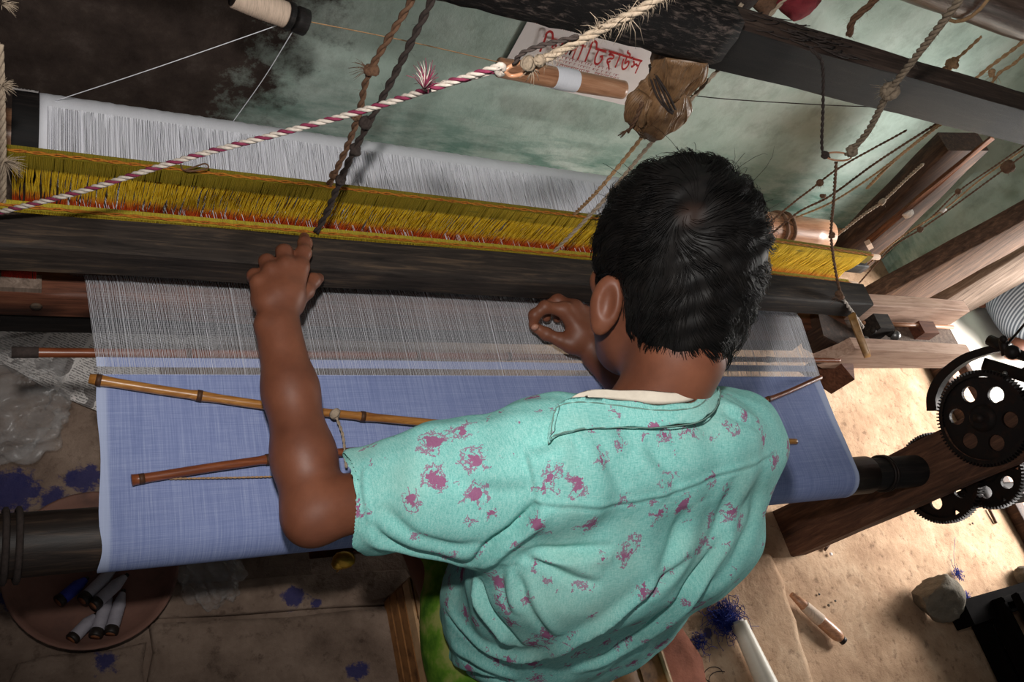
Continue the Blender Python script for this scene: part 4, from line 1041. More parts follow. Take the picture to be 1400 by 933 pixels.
# --- green patterned wrap round the hips and legs
def wrap_material():
    t = NT('green_wrap'); v = t.n.new('ShaderNodeTexVoronoi'); v.inputs['Scale'].default_value = 24; n = t.noise(30, 4, 0.6)
    f = t.math('ADD', t.math('MULTIPLY', v.outputs['Distance'], 0.25), t.math('MULTIPLY', n.outputs['Fac'], 0.8))
    t.link(t.tc.outputs['Object'], v.inputs['Vector'])
    return t.set(t.ramp(f, [(0.38, lin(62, 104, 26)), (0.52, lin(98, 138, 40)), (0.66, lin(150, 154, 84))]), 0.85, 0, 0.2)
L = Solid((0.44, -0.12, 0.09), (0.90, 0.56, 0.40), 0.004)
for sx in (-1, 1): L.limb(HIP + [0.015 + sx * 0.060, 0.06, -0.01], np.array((0.655 + sx * 0.125, 0.46, 0.185)), 0.076, 0.062, 0.04)
L.limb(HIP + [-0.015, 0.0, -0.02], HIP + [0.055, 0, -0.02], 0.106, 0.106, 0.04); L.egg((0.575, 0.20, 0.205), (0.075, 0.13, 0.085), None, 0.04)
sl_, g_ = L._sub((0.4, -0.2, 0.0), (1, 0.7, 0.5)); L.d[sl_] = np.maximum(L.d[sl_], 0.128 - g_[2] - 0.05 * np.clip((g_[1] - 0.33) / 0.1, 0, 1))
Vl, Ql = L.mesh(); solid_object('hip_wrap', Vl, Ql, wrap_material(), W, 3)

# ------------------------------------------------------------------ ropes and cords of the loom
A = at
rope_thing('suspension_rope', [A(566, -20, y=0.79), A(560, 5, y=0.79), A(506, 96, y=0.795), A(492, 150, y=0.797), A(478, 192, y=0.80), A(460, 232, y=0.80), A(446, 262, y=0.80), A(440, 290, y=0.80)], 0.0042, MT['rope_brown'],
           'left of the paired brown ropes holding the yellow healds, with a side knot', 'rope', knots=[(A(508, 96, y=0.793), 0.009), (A(487, 158, y=0.797), 0.007), (A(456, 240, y=0.80), 0.006)], fuzz=30, group=None,
           tufts=[(A(504, 96, y=0.793), Vector((-1, 0.1, 0.1)), 26, 0.022)], seed=3)
rope_thing('suspension_rope', [A(594, -20, y=0.745), A(588, 5, y=0.745), A(530, 120, y=0.74), A(502, 172, y=0.738), A(476, 222, y=0.736), A(447, 290, y=0.733), A(432, 318, y=0.728)], 0.0042, MT['rope_dark'],
           'right of the paired ropes, darker, running down beside the raised finger', 'rope', knots=[(A(500, 168, y=0.738), 0.008), (A(486, 205, y=0.737), 0.008), (A(466, 246, y=0.735), 0.007)], fuzz=40, seed=5)
# the picking cord: red and white from the shuttle box, doubled and looped on a wire hook, then frayed jute
pk = [(-40, 302), (0, 290), (110, 262), (250, 218), (380, 183), (500, 150), (580, 124)]
n = len(pk); pts = [A(q[0], q[1], y=0.70 - 0.20 * i / n) for i, q in enumerate(pk)]
end = A(685, 93, y=0.47); mb = twist(pts + [A(600, 117, y=0.492), end], 0.0032, 3, colors=[0, 0, 1], pitch=0.026)
mb.cur = 1; twist([A(590, 122, y=0.488), A(630, 108, y=0.48), A(684, 90, y=0.468)], 0.0028, 3, colors=[1, 0, 0], mb=mb, pitch=0.022)
mb.cur = 0; mb.tube([A(684 + 5 * math.cos(t), 95 + 6 * math.sin(t), y=0.469) for t in [k * 0.5 for k in range(14)]], 0.0026, 6)
mb.cur = 1; tuft(mb, A(580, 122, y=0.49), Vector((0, 0.5, 0.8)), 26, 0.026, 0.0004, 0.5, 4); mb.cur = 0; tuft(mb, A(580, 122, y=0.49), Vector((0, 0.6, 0.6)), 14, 0.024, 0.0004, 0.5, 9)
mb.build('picking_rope', [MT['rope_white'], MT['rope_magenta']], label='red and white twisted cord slanting across in front of the white warp', cat='cord')
hk = MB(); hk.tube(spline([A(690, 97, y=0.468), A(700, 104, y=0.466), A(725, 98, y=0.462), A(745, 86, y=0.46)], 6), 0.0017, 8)
hk.tube(spline([A(745, 86, y=0.46), A(724, 82, y=0.464), A(700, 90, y=0.469), A(690, 97, y=0.468)], 6), 0.0017, 8)
hk.build('wire_hook', MT['roller_tan'], label='small wire hook joining the red and white cord to the frayed rope', cat='hook')
rope_thing('frayed_rope', [A(716, 88, y=0.462), A(745, 80, y=0.46), A(780, 62, y=0.455), A(830, 36, y=0.45), A(880, 10, y=0.44), A(930, -22, y=0.43)], 0.0036, MT['rope_pale'],
           'frayed pale jute rope rising from the wire hook to the top edge', 'rope', strands=3, fuzz=500, pitch=0.028, tufts=[(A(858, 20, y=0.443), Vector((0.6, 0.2, -0.6)), 16, 0.026), (A(818, 40, y=0.451), Vector((-0.3, 0.2, 0.8)), 6, 0.016)], seed=8)
kb = MB(); knot(kb, A(722, 87, y=0.459), 0.0055, 3, 5); knot(kb, A(738, 83, y=0.458), 0.0045, 5, 4); tuft(kb, A(728, 94, y=0.458), Vector((0.3, -0.2, -0.8)), 12, 0.010, 0.0004, 0.4, 2); kb.build('knot', MT['rope_grey'], label='grey rag knot at the end of the frayed rope beside the hook', cat='knot')
rope_thing('braided_rope', [A(703, 88, y=0.466), A(712, 74, y=0.464), A(735, 64, y=0.46), A(765, 56, y=0.456), A(790, 50, y=0.453)], 0.0019, MT['rope_dark'], 'short dark braided cord from the hook up into the frayed rope', 'cord', pitch=0.016)
# middle: hemp bundle under the beam and its two cords
hb = thing('hemp_bundle', A(905, 130, y=0.80), 'shiny brown hemp hank wound round a stick under the overhead beam', 'hank')
def bundle(pts, rr, name, seed):
    b = MB(); P = spline(pts, 5); n = len(P); g = random.Random(seed); ring = []
    for i in range(n):
        t = i / (n - 1); r = np.interp(t, np.linspace(0, 1, len(rr)), rr); d = (P[min(n - 1, i + 1)] - P[max(0, i - 1)]).normalized(); u = d.orthogonal().normalized(); w = d.cross(u)
        ring.append([P[i] + (u * math.cos(a) + w * math.sin(a)) * r * (1 + 0.10 * math.sin(5 * a + seed + t * 4) + 0.06 * math.sin(9 * a - t * 7)) for a in [2 * math.pi * j / 36 for j in range(36)]])
    b.loft(ring); o = b.build(name, MT['hemp'], hb); s_ = MB()
    for j in range(70):
        q = j * 36 / 70; sw = g.uniform(-0.25, 0.25); ln = []
        for i in range(n):
            f = (q + sw * i) % 36; a, c_ = ring[i][int(f)], ring[i][(int(f) + 1) % 36]; p = a.lerp(c_, f % 1); ln.append(p + (p - P[i]).normalized() * g.uniform(-0.0004, 0.0007))
        s_.tube(ln, g.uniform(0.0007, 0.0012), 4)
    s_.build('hemp_strands', MT['hemp'], o, kind='stuff'); return o
bundle([A(938, 62, y=0.80), A(928, 90, y=0.80), A(915, 118, y=0.80)], [0.035, 0.036, 0.030], 'upper_hank', 1)
bundle([A(914, 112, y=0.80), A(905, 135, y=0.797), A(895, 160, y=0.795), A(888, 184, y=0.795)], [0.028, 0.040, 0.038, 0.012], 'lower_hank', 2)
bundle([A(882, 128, y=0.79), A(874, 142, y=0.785), A(876, 160, y=0.785), A(884, 174, y=0.79)], [0.012, 0.019, 0.020, 0.008], 'side_hank', 3)
b = MB()
for k in range(4): 
    c = A(909 - k * 1.5, 118 + k * 3, y=0.797); q = Matrix.Rotation(0.5, 3, 'Y')
    b.tube([c + q @ Vector((0.036 * math.cos(t), 0.036 * math.sin(t), 0.003 * math.sin(t * 2 + k))) for t in [j * 0.35 for j in range(19)]], 0.0016, 5)
b.build('binding', MT['rope_dark'], hb)
b = twist([A(878, 140, y=0.765), A(868, 165, y=0.765), A(858, 180, y=0.767)], 0.003, 2); tuft(b, A(858, 178, y=0.767), Vector((-0.3, 0, -1)), 12, 0.014, 0.0006, 0.25, 3); b.build('loose_end', MT['rope_brown'], hb)
rope_thing('heald_rope', [A(884, 178, y=0.795), A(868, 200, y=0.79), A(820, 258, y=0.77), A(782, 296, y=0.80)], 0.0030, MT['rope_tan'], 'pale twisted cord from the hemp bundle down to the rear heald', 'cord', pitch=0.022, seed=2)
rope_thing('heald_rope', [A(985, 92, y=0.80), A(930, 152, y=0.79), A(880, 208, y=0.775), A(820, 280, y=0.755), A(752, 350, y=0.735)], 0.0030, MT['rope_pale'], 'longer pale cord passing right of the hemp bundle down to the front heald', 'cord', pitch=0.022, seed=4)
for i, (p, q) in enumerate((((1015, 5), (998, 28)), ((1078, -6), (1046, 28)))):
    rope_thing('pale_rope', [A(p[0], p[1], y=0.84), A(q[0], q[1], y=0.835)], 0.0028, MT['rope_pale'], ('pale cord end rising behind the square beam, left one of two', 'pale cord end rising behind the square beam, right one of two')[i], 'cord', seed=i)
# wire strung with two thread-wound wooden rollers
def wire(name, pts, r, mat, label): MB().tube(spline(pts, 8), r, 5).build(name, mat, label=label, cat='wire')
wire('thin_wire', [A(400, 24, y=0.92), A(415, 28, y=0.92), A(560, 57, y=0.92), A(695, 88, y=0.92)], 0.0009, MT['rope_tan'], 'thin tan wire strung from the dark spool to the wooden spool by the poster')
wire('thin_wire', [A(872, 118, y=0.92), A(930, 128, y=0.92), A(1000, 136, y=0.92), A(1135, 144, y=0.92), A(1190, 146, y=0.92)], 0.0009, MT['rope_dark'], 'thin dark wire running from the wooden spool behind the square beam')
def spool(a, b_, r0, label, bare, mat, yarn, wound):
    t = thing('thread_spool', a, label, 'spool'); d = b_ - a; L = d.length; u = d.normalized()
    b = MB(); k = 40; b.tube([a + d * (i / k) for i in range(k + 1)], [r0 * (0.86 + 0.10 * math.sin(i / k * 3.1)) for i in range(k + 1)], 18); b.build('core', mat, t)
    b = MB(); p0, p1 = wound; q = 60; b.tube([a + d * (p0 + (p1 - p0) * i / q) for i in range(q + 1)], [r0 * (1.0 + 0.05 * math.sin(i / q * 3.1) + 0.018 * math.sin(i * 2.4)) for i in range(q + 1)], 20); b.build('wound_thread', yarn, t); return t, u
t, u = spool(A(318, -8, y=0.92), A(392, 21, y=0.92), 0.016, 'pale thread-wound spool with a black end hanging by the dark wall', 0, MT['pirn_head'], MT['spool_yarn'], (0.02, 0.98))
b = MB(); c = A(392, 21, y=0.92); b.tube([c, c + u * 0.006, c + u * 0.006, c + u * 0.011], [0.017, 0.018, 0.013, 0.013], 18); b.tube([c + u * 0.011, c + u * 0.013, c + u * 0.026, c + u * 0.027], [0.015, 0.017, 0.017, 0.012], 18); b.build('end_cap', MT['black_wood'], t)
spool(A(682, 92, y=0.92), A(852, 123, y=0.92), 0.0165, 'tan wooden roller with a band of white thread in front of the poster', 0, MT['roller_tan'], MT['yarn_white'], (0.42, 0.60))
wire('loose_thread', [A(392, 30, y=0.925), A(330, 52, y=0.93), A(200, 97, y=0.94), A(72, 139, y=0.97)], 0.0006, MT['yarn_white'], 'fine white thread from the dark spool down to the left end of the white yarn')
wire('loose_thread', [A(402, 40, y=0.925), A(360, 108, y=0.95), A(316, 170, y=0.99)], 0.0006, MT['yarn_white'], 'fine white thread dropping steeply from the dark spool to the white yarn')
lp = MB(); lp.tube(spline([A(247, 225, y=0.80), A(250, 232, y=0.79), A(262, 234, y=0.785), A(284, 230, y=0.785), A(280, 224, y=0.79), A(264, 229, y=0.79), A(252, 233, y=0.785)], 8), 0.0011, 5)
lp.build('string_loop', MT['rope_brown'], label='small loop of brown string lying at the olive heald edge', cat='string')
# left edge rope with cotton tufts
rope_thing('edge_rope', [A(-2, 60, y=0.74), A(1, 130, y=0.74), A(3, 220, y=0.74), A(2, 300, y=0.735), A(0, 330, y=0.72)], 0.0045, MT['rope_pale'], 'grey rope with white cotton knots hanging at the far left edge', 'rope', strands=3,
           tufts=[(A(2, 118, y=0.737), Vector((1, 0.1, 0.5)), 60, 0.014), (A(6, 222, y=0.735), Vector((1, 0.0, -0.2)), 80, 0.022), (A(2, 6, y=0.74), Vector((1, 0.1, 0.4)), 50, 0.014)], seed=6)
# right: ring with three ropes, leading to the shuttle box
rg = MB(); c = A(1146, 214, y=0.72); 
rg.tube([c + CAM_RT * 0.019 * math.cos(t) + (CAM_UP * 0.62 + CAM_FW * 0.78) * 0.014 * math.sin(t) for t in [k * 0.33 for k in range(20)]], 0.0014, 8)
rg.build('wire_ring', MT['roller_tan'], label='oval wire ring where three ropes meet right of the head', cat='ring')
rope_thing('ring_rope', [A(1322, -16, y=0.66), A(1308, 5, y=0.66), A(1262, 65, y=0.68), A(1218, 122, y=0.70), A(1205, 145, y=0.705), A(1185, 182, y=0.712), A(1158, 212, y=0.718)], 0.0050, MT['rope_grey'], 'grey rope slanting from the upper right down to the wire ring', 'rope', strands=3, pitch=0.035,
           knots=[(A(1217, 125, y=0.70), 0.012), (A(1165, 206, y=0.716), 0.009)], fuzz=130, tufts=[(A(1213, 125, y=0.70), Vector((-1, 0, 0.1)), 22, 0.022)], seed=4)
rope_thing('ring_rope', [A(1040, 28, y=0.84), A(1090, 55, y=0.80), A(1117, 75, y=0.772), A(1125, 95, y=0.765), A(1125, 150, y=0.75), A(1124, 205, y=0.73), A(1134, 216, y=0.722)], 0.0024, MT['rope_dark'], 'dark cord draped over the square beam and dropping straight to the ring', 'cord', knots=[(A(1128, 212, y=0.725), 0.006)], seed=6)
rope_thing('ring_rope', [A(1143, 222, y=0.72), A(1140, 270, y=0.715), A(1136, 318, y=0.71), A(1139, 350, y=0.70), A(1145, 385, y=0.68), A(1152, 408, y=0.655)], 0.0026, MT['rope_brown'], 'brown cord hanging from the ring down to the batten end', 'cord', pitch=0.02,
           knots=[(A(1137, 322, y=0.709), 0.006), (A(1148, 404, y=0.658), 0.009)], tufts=[(A(1148, 404, y=0.656), Vector((-0.8, -0.3, 0.1)), 16, 0.03)], seed=7)
rope_thing('picker_string', [A(1153, 410, y=0.655), A(1166, 428, y=0.645), A(1180, 448, y=0.635)], 0.0032, MT['rope_white'], 'short white cord from the batten knot into the shuttle box', 'cord', seed=8)
# heald cords fanning up to the right
RC = [([(1048, 308), (1085, 277), (1110, 258), (1150, 228), (1240, 178)], 0.93, 'rope_brown', 0.0022, 'uppermost thin brown cord rising from behind the head'),
      ([(1052, 322), (1092, 290), (1135, 268), (1200, 221), (1290, 163)], 0.91, 'rope_brown', 0.0024, 'second brown cord rising from behind the head toward the beam'),
      ([(1088, 298), (1140, 275), (1205, 232), (1275, 176), (1300, 158)], 0.90, 'rope_tan', 0.0022, 'tan cord joining the others above the bare roller end'),
      ([(1185, 258), (1220, 222), (1268, 183), (1292, 166), (1322, 143)], 0.92, 'rope_tan', 0.0032, 'short thick twisted tan rope below the square beam'),
      ([(1140, 325), (1180, 294), (1206, 276), (1240, 244), (1262, 224)], 0.95, 'rope_pale', 0.0034, 'pale knotted rope along the sooty post'),
      ([(1196, 357), (1225, 330), (1270, 300), (1310, 262), (1365, 224), (1405, 196)], 0.86, 'rope_brown', 0.0018, 'thin cord rising from the rear heald end to the right edge'),
      ([(1186, 362), (1235, 322), (1290, 287), (1340, 246), (1398, 205)], 0.84, 'rope_tan', 0.0018, 'thin tan cord beside the one from the rear heald end'),
      ([(1172, 390), (1218, 340), (1258, 314), (1300, 285), (1372, 232), (1408, 206)], 0.80, 'rope_brown', 0.0018, 'thin cord rising from the front heald end with a loose knot')]
for i, (ln, y, mt, r, lab) in enumerate(RC):
    kn = {1: [(A(1125, 268, y=y), 0.006)], 4: [(A(1206, 276, y=y), 0.008)], 5: [(A(1310, 262, y=y), 0.006)], 7: [(A(1378, 228, y=y), 0.012), (A(1258, 314, y=y), 0.006)], 0: [(A(1121, 250, y=y), 0.007)]}.get(i, [])
    rope_thing('heald_rope', [A(q[0], q[1], y=y + 0.004 * math.sin(j)) for j, q in enumerate(ln)], r, MT[mt], lab, 'cord', pitch=0.016, knots=kn, seed=20 + i, tufts=[(kn[0][0], Vector((0.2, -0.4, -0.6)), 12, 0.014)] if kn else ())
for i, (ln, y, r, lab) in enumerate((([(1275, 105), (1298, 88), (1318, 72), (1342, 50)], 0.90, 0.0028, 'tan cord with a fat knot between the square beam and the roller'),
                                     ([(1318, 122), (1345, 98), (1385, 68), (1405, 52)], 0.90, 0.0032, 'thick tan cord just below the round roller'),
                                     ([(1338, 125), (1352, 118), (1366, 100), (1385, 88), (1405, 70)], 0.88, 0.0030, 'tan cord with dangling ends at the right edge'))):
    rope_thing('knotted_rope', [A(q[0], q[1], y=y) for q in ln], r, MT['rope_tan'], lab, 'cord', seed=30 + i, knots=[(A(1302, 87, y=y), 0.011)] if i == 0 else ([(A(1356, 100, y=0.88), 0.007)] if i == 2 else ()), tufts=[(A(1358, 102, y=0.88), Vector((0.3, -0.2, -1)), 10, 0.03)] if i == 2 else ())
# scraps of cloth knotted to the cords
def rag(name, px, y, size, mat, label, seed):
    g = random.Random(seed); b = MB(); c = A(px[0], px[1], y=y); rings = []
    for i in range(8):
        t = i / 7; r = size * (0.25 + 0.9 * math.sin(t * 2.6)) ; cc = c + Vector((0.5 * size * (t - .5), 0, -size * 2.2 * (t - 0.5)))
        rings.append([cc + Vector((r * math.cos(a) * (1 + 0.3 * math.sin(3 * a + i)), r * 0.5 * math.sin(a), 0.2 * r * math.sin(2 * a + i))) for a in [2 * math.pi * k / 14 for k in range(14)]])
    b.loft(rings); b.build(name, mat, label=label, cat='rag')
rag('white_rag', (1242, 292), 1.06, 0.013, MT['cotton'], 'scrap of white rag caught on the sooty post', 3)
rag('white_rag', (1290, 288), 0.84, 0.006, MT['cotton'], 'tiny white rag knot on the thin right cords', 5)
rag('red_rag', (1095, -2), 0.97, 0.028, MT['red_cloth'], 'dark red rag hanging at the top edge behind the beam', 7)
rag('brown_rag', (1050, 2), 0.98, 0.018, MT['rope_brown'], 'frayed brown rag beside the red one at the top edge', 9)
rag('brown_rag', (1020, -4), 0.98, 0.018, MT['rope_dark'], 'dark rag leftmost at the top edge behind the beam', 11)
rope_thing('rope_stub', [A(1205, -10, y=0.95), A(1188, 8, y=0.95), A(1166, 28, y=0.95), A(1161, 48, y=0.95)], 0.0062, MT['rope_brown'], 'thick frayed rope end dangling under the roller', 'rope', strands=3, fuzz=60, seed=2)
b = MB(); b.box(A(1188, 335, y=0.93), (0.03, 0.012, 0.012), Matrix.Rotation(0.5, 3, 'Y')); b.build('wood_chip', MT['stick_pale'], smooth=False, label='small pale wood peg sticking out beside the rear heald end', cat='peg')
b = MB(); tuft(b, A(470, 768, z=0.27), Vector((0, -0.2, -1)), 10, 0.02, 0.002, 0.4, 3); b.ball(A(470, 766, z=0.275), (0.016, 0.012, 0.010), 12, 8); b.ball(A(462, 771, z=0.273), (0.009, 0.009, 0.008), 10, 6)
MT['brass'] = plain('brass', (190, 146, 60), 0.3, 0.3, 60, 0.2, metal=0.8); b.build('brass_fitting', MT['brass'], label='small golden shiny knob under the cloth edge below the cuff', cat='knob')

# ------------------------------------------------------------------ poster
po = thing('poster', A(790, 80, y=WY), 'white tea-house poster with red Bengali lettering pasted on the green wall', 'poster')
e = 0.0022
crn = [A(724, 24, y=WY - 0.004), A(680, 104, y=WY - 0.004), A(872, 148, y=WY - 0.004), A(912, 74, y=WY - 0.004)]
b = MB(); NXp, NYp = 24, 10; vs = []
for j in range(NYp + 1):
    for i in range(NXp + 1):
        u, v = i / NXp, j / NYp; p = crn[0].lerp(crn[3], u).lerp(crn[1].lerp(crn[2], u), v)
        vs.append(p + Vector((0, -0.0008 * math.sin(u * 9 + v * 4) * u - 0.001 * u * u * v, 0)))
b.add(vs, [(j * (NXp + 1) + i, j * (NXp + 1) + i + 1, (j + 1) * (NXp + 1) + i + 1, (j + 1) * (NXp + 1) + i) for j in range(NYp) for i in range(NXp)])
sheet = b.build('sheet', MT['paper_white'], po)
def poster_pt(u, v): return crn[0].lerp(crn[3], u).lerp(crn[1].lerp(crn[2], u), v) + Vector((0, -0.0075, 0))
STROKES = {   # brush strokes of each letter: x along the line, y up from the foot, the head stroke at 0.72
    'i': [[(0.30, 0.72), (0.30, 0.0)], [(0.30, 0.72), (0.22, 0.88), (0.45, 1.02), (0.85, 0.98), (1.15, 0.74)]],
    'na': [[(0.0, 0.72), (1.0, 0.72)], [(0.80, 0.72), (0.80, 0.0)], [(0.25, 0.46), (0.36, 0.54), (0.46, 0.44), (0.38, 0.32), (0.26, 0.38), (0.25, 0.46)], [(0.40, 0.34), (0.60, 0.22), (0.80, 0.12)]],
    'la': [[(0.0, 0.72), (1.0, 0.72)], [(0.80, 0.72), (0.80, 0.0)], [(0.10, 0.12), (0.22, 0.40), (0.38, 0.50), (0.45, 0.30), (0.40, 0.15), (0.55, 0.42), (0.80, 0.40)]],
    'aa': [[(0.0, 0.72), (1.0, 0.72)], [(0.5, 0.72), (0.5, 0.0)]],
    'tta': [[(0.0, 0.72), (1.0, 0.72)], [(0.30, 0.72), (0.28, 0.35), (0.42, 0.08), (0.70, 0.06), (0.88, 0.26), (0.80, 0.46), (0.62, 0.40)]],
    'ha': [[(0.0, 0.72), (1.0, 0.72)], [(0.30, 0.70), (0.16, 0.56), (0.40, 0.60), (0.68, 0.54), (0.66, 0.42), (0.38, 0.38), (0.20, 0.30), (0.30, 0.16), (0.56, 0.26)], [(0.28, 0.16), (0.50, 0.04), (0.70, -0.16)]],
    'u': [[(0.0, 0.72), (1.0, 0.72)], [(0.30, 1.06), (0.32, 0.94), (0.52, 0.90), (0.66, 0.84), (0.64, 0.72)], [(0.45, 0.72), (0.44, 0.46), (0.54, 0.38), (0.64, 0.50)], [(0.20, 0.58), (0.28, 0.26), (0.48, 0.06), (0.72, 0.10), (0.86, 0.32), (0.78, 0.50), (0.64, 0.50)]],
    'sa': [[(0.0, 0.72), (1.0, 0.72)], [(0.84, 0.72), (0.84, 0.0)], [(0.12, 0.60), (0.26, 0.56), (0.36, 0.42), (0.28, 0.30), (0.16, 0.36)], [(0.36, 0.40), (0.52, 0.50), (0.68, 0.44), (0.84, 0.46)]],
}
def lettering(name, letters, px0, px1, hpx, mat, parent, y):
    """flat painted letters whose foot line runs between two points of the poster"""
    a, c = A(px0[0], px0[1], y=y), A(px1[0], px1[1], y=y); up = A(px0[0] + hpx[0], px0[1] + hpx[1], y=y) - a
    tot = sum(w for _, w in letters); x = 0.0; b = MB(); ht = up.length; k = 0
    for ch, w in letters:
        for st in STROKES[ch]:
            P = [Vector((q[0] * w * ht, q[1] * ht, 0)) for q in st]; P = spline(P, 5) if len(P) > 2 else P; L = []; R = []
            for i, p in enumerate(P):
                d = (P[min(len(P) - 1, i + 1)] - P[max(0, i - 1)]).normalized(); n_ = Vector((-d.y, d.x, 0)) * ht * 0.058; L.append(p + n_); R.append(p - n_)
            sc = (c - a).length / (tot * ht); M_ = lambda q: a + (c - a).normalized() * (x * ht + q.x) * sc + up.normalized() * q.y + Vector((0, -0.00025 * k, 0))
            b.add([M_(q) for q in L + R], [(i, i + 1, len(P) + i + 1, len(P) + i) for i in range(len(P) - 1)]); k += 1
        x += w
    return b.build(name, mat, parent, smooth=False)
lettering('lettering', (('i', 0.5), ('na', 0.9)), (735, 70), (765, 78), (11, -28), MT['print_red'], sheet, WY - 0.010)
lettering('lettering', (('la', 0.9), ('aa', 0.45)), (770, 77), (793, 83), (11, -28), MT['print_red'], sheet, WY - 0.010)
lettering('lettering', (('i', 0.5), ('tta', 0.85)), (797, 84), (821, 90), (11, -28), MT['print_red'], sheet, WY - 0.010)
lettering('lettering', (('ha', 0.85), ('aa', 0.4), ('u', 0.9), ('sa', 0.9)), (825, 88), (870, 100), (10, -25), MT['print_red'], sheet, WY - 0.010)
# small print, too fine to read: short broken strokes
for (x0, y0, x1, y1, mt, hgt) in ((760, 78, 838, 98, 'print_faint', 3.2), (764, 84, 846, 105, 'print_faint', 2.6), (760, 90, 806, 101, 'print_red', 3.6), (812, 102, 846, 110, 'print_red', 3.4), (730, 32, 790, 46, 'print_faint', 2.2)):
    b = MB(); x = 0.0; g = random.Random(x0)
    while x < 0.97:
        w = g.uniform(0.02, 0.06); p = lambda t, h: A(x0 + (x1 - x0) * t + h * 0.4, y0 + (y1 - y0) * t - h, y=WY - 0.0128)
        b.add([p(x, 0), p(x + w * 0.35, 0), p(x + w * 0.35, hgt), p(x, hgt)], [(0, 1, 2, 3)]); b.add([p(x, hgt * .8), p(x + w, hgt * .8), p(x + w, hgt), p(x, hgt)], [(0, 1, 2, 3)])
        x += w + (0.012 if g.random() > 0.25 else 0.04)
    b.build('small_print', MT[mt], sheet, smooth=False)

# ------------------------------------------------------------------ gears and brake at the right end
def gear(name, c, R, n, th, label, holes=6, hub=0.02, hole_r=0.17):
    t = thing(name, c, label, 'gear wheel'); c = Vector(c); b = MB(); x0, x1 = -th / 2, th / 2
    out = []
    for k in range(n):
        a = 2 * math.pi * k / n; da = 2 * math.pi / n
        for f, r in ((0.0, R - 0.0055), (0.28, R - 0.0052), (0.40, R), (0.68, R), (0.80, R - 0.0052)): out.append((a + da * f, r))
    pt = lambda x, a, r: c + Vector((x, r * math.cos(a), r * math.sin(a)))
    ri = R * 0.86; N = len(out)
    b.loft([[pt(x0, a, ri) for a, r in out], [pt(x0, a, r) for a, r in out], [pt(x1, a, r) for a, r in out], [pt(x1, a, ri) for a, r in out]], cap=False)
    crispen(b.build('toothed_rim', MT['iron'], t), 0.4)
    # web with round windows: built ring by ring round each window
    b = MB(); rm = R * 0.56; hr = R * hole_r; xs = (x0 * 0.45, x1 * 0.45); K = 16
    rin = R * 0.26
    for s in range(holes):
        a0 = 2 * math.pi * s / holes; ctr = (rm * math.cos(a0), rm * math.sin(a0)); inn = []; outr = []
        half = math.pi / holes
        for k in range(K):
            q = 2 * math.pi * k / K; d = (math.cos(a0 + q), math.sin(a0 + q)); inn.append((ctr[0] + hr * d[0], ctr[1] + hr * d[1]))
            lo, hi = 0, R * 2
            for _ in range(30):
                m_ = (lo + hi) / 2; y, z = ctr[0] + d[0] * m_, ctr[1] + d[1] * m_; rr = math.hypot(y, z); an = (math.atan2(z, y) - a0 + math.pi) % (2 * math.pi) - math.pi
                if rin < rr < ri and abs(an) < half: lo = m_
                else: hi = m_
            outr.append((ctr[0] + d[0] * lo, ctr[1] + d[1] * lo))
        P = lambda x, q: c + Vector((x, q[0], q[1]))
        b.loft([[P(xs[0], q) for q in outr], [P(xs[0], q) for q in inn], [P(xs[1], q) for q in inn], [P(xs[1], q) for q in outr]], cap=False)
    web = b.build('web', MT['iron'], t, smooth=False)
    b = MB(); ring = []
    for x, r in ((x0 * 0.45, rin * 1.12), (x0 * 0.8, rin * 1.06), (x0 * 1.2, hub * 1.15), (x0 * 1.6, hub), (x0 * 1.6, 0.001)): ring.append([pt(x, 2 * math.pi * k / 24, r) for k in range(24)])
    b.loft(ring, cap=False); b.loft([[pt(-q * 1, 2 * math.pi * k / 24, r) for k in range(24)] for q, r in ((x0 * 0.45, rin * 1.12), (x0 * 1.2, hub), (x0 * 1.2, 0.001))], cap=False)
    crispen(b.build('hub', MT['iron'], t), 0.5)
    b = MB(); b.tube([pt(x0 * 2.6, 0, 0.0), pt(x1 * 1.4, 0, 0.0)], hub * 0.45, 12); b.build('shaft', MT['iron'], t); return t
gear('iron_gear', A(1345, 572, x=1.50), 0.0865, 84, 0.016, 'large upper iron gear with round holes at the right edge', 6, 0.018)
gear('iron_gear', (1.575, 0.345, 0.338), 0.089, 88, 0.016, 'iron gear on the end of the cloth roller, lower left of the big one', 5, 0.02, 0.15)
gear('iron_gear', A(1352, 645, x=1.585), 0.070, 66, 0.016, 'smaller iron gear half hidden behind the big one', 5, 0.016)
MT['gear_post'] = wood('gear_post', (42, 27, 20), (90, 58, 42), (130, 92, 70), 0.7, (26, 26, 2.0))
crispen(bar((1.49, 0.365, -0.01), (1.535, 0.345, 0.66), 0.045, 0.105, up=(0, 1, 0), n=20, seed=12).build('gear_post', MT['gear_post'], label='brown wooden loom post carrying the iron gears', cat='post'), 0.8)
crispen(bar((1.50, 0.30, 0.30), (1.66, 0.02, 0.62), 0.05, 0.06, up=(1, 0, 0), n=10, seed=14).build('side_arm', MT['black_wood'], label='black timber arm running right from the gears', cat='timber'), 0.8) if False else None
bar((1.62, 0.30, 0.335), (2.05, 0.30, 0.335), 0.03, 0.06, n=10, seed=15).build('iron_bar', MT['iron'], label='dark iron bar behind the gears toward the right edge', cat='bar')
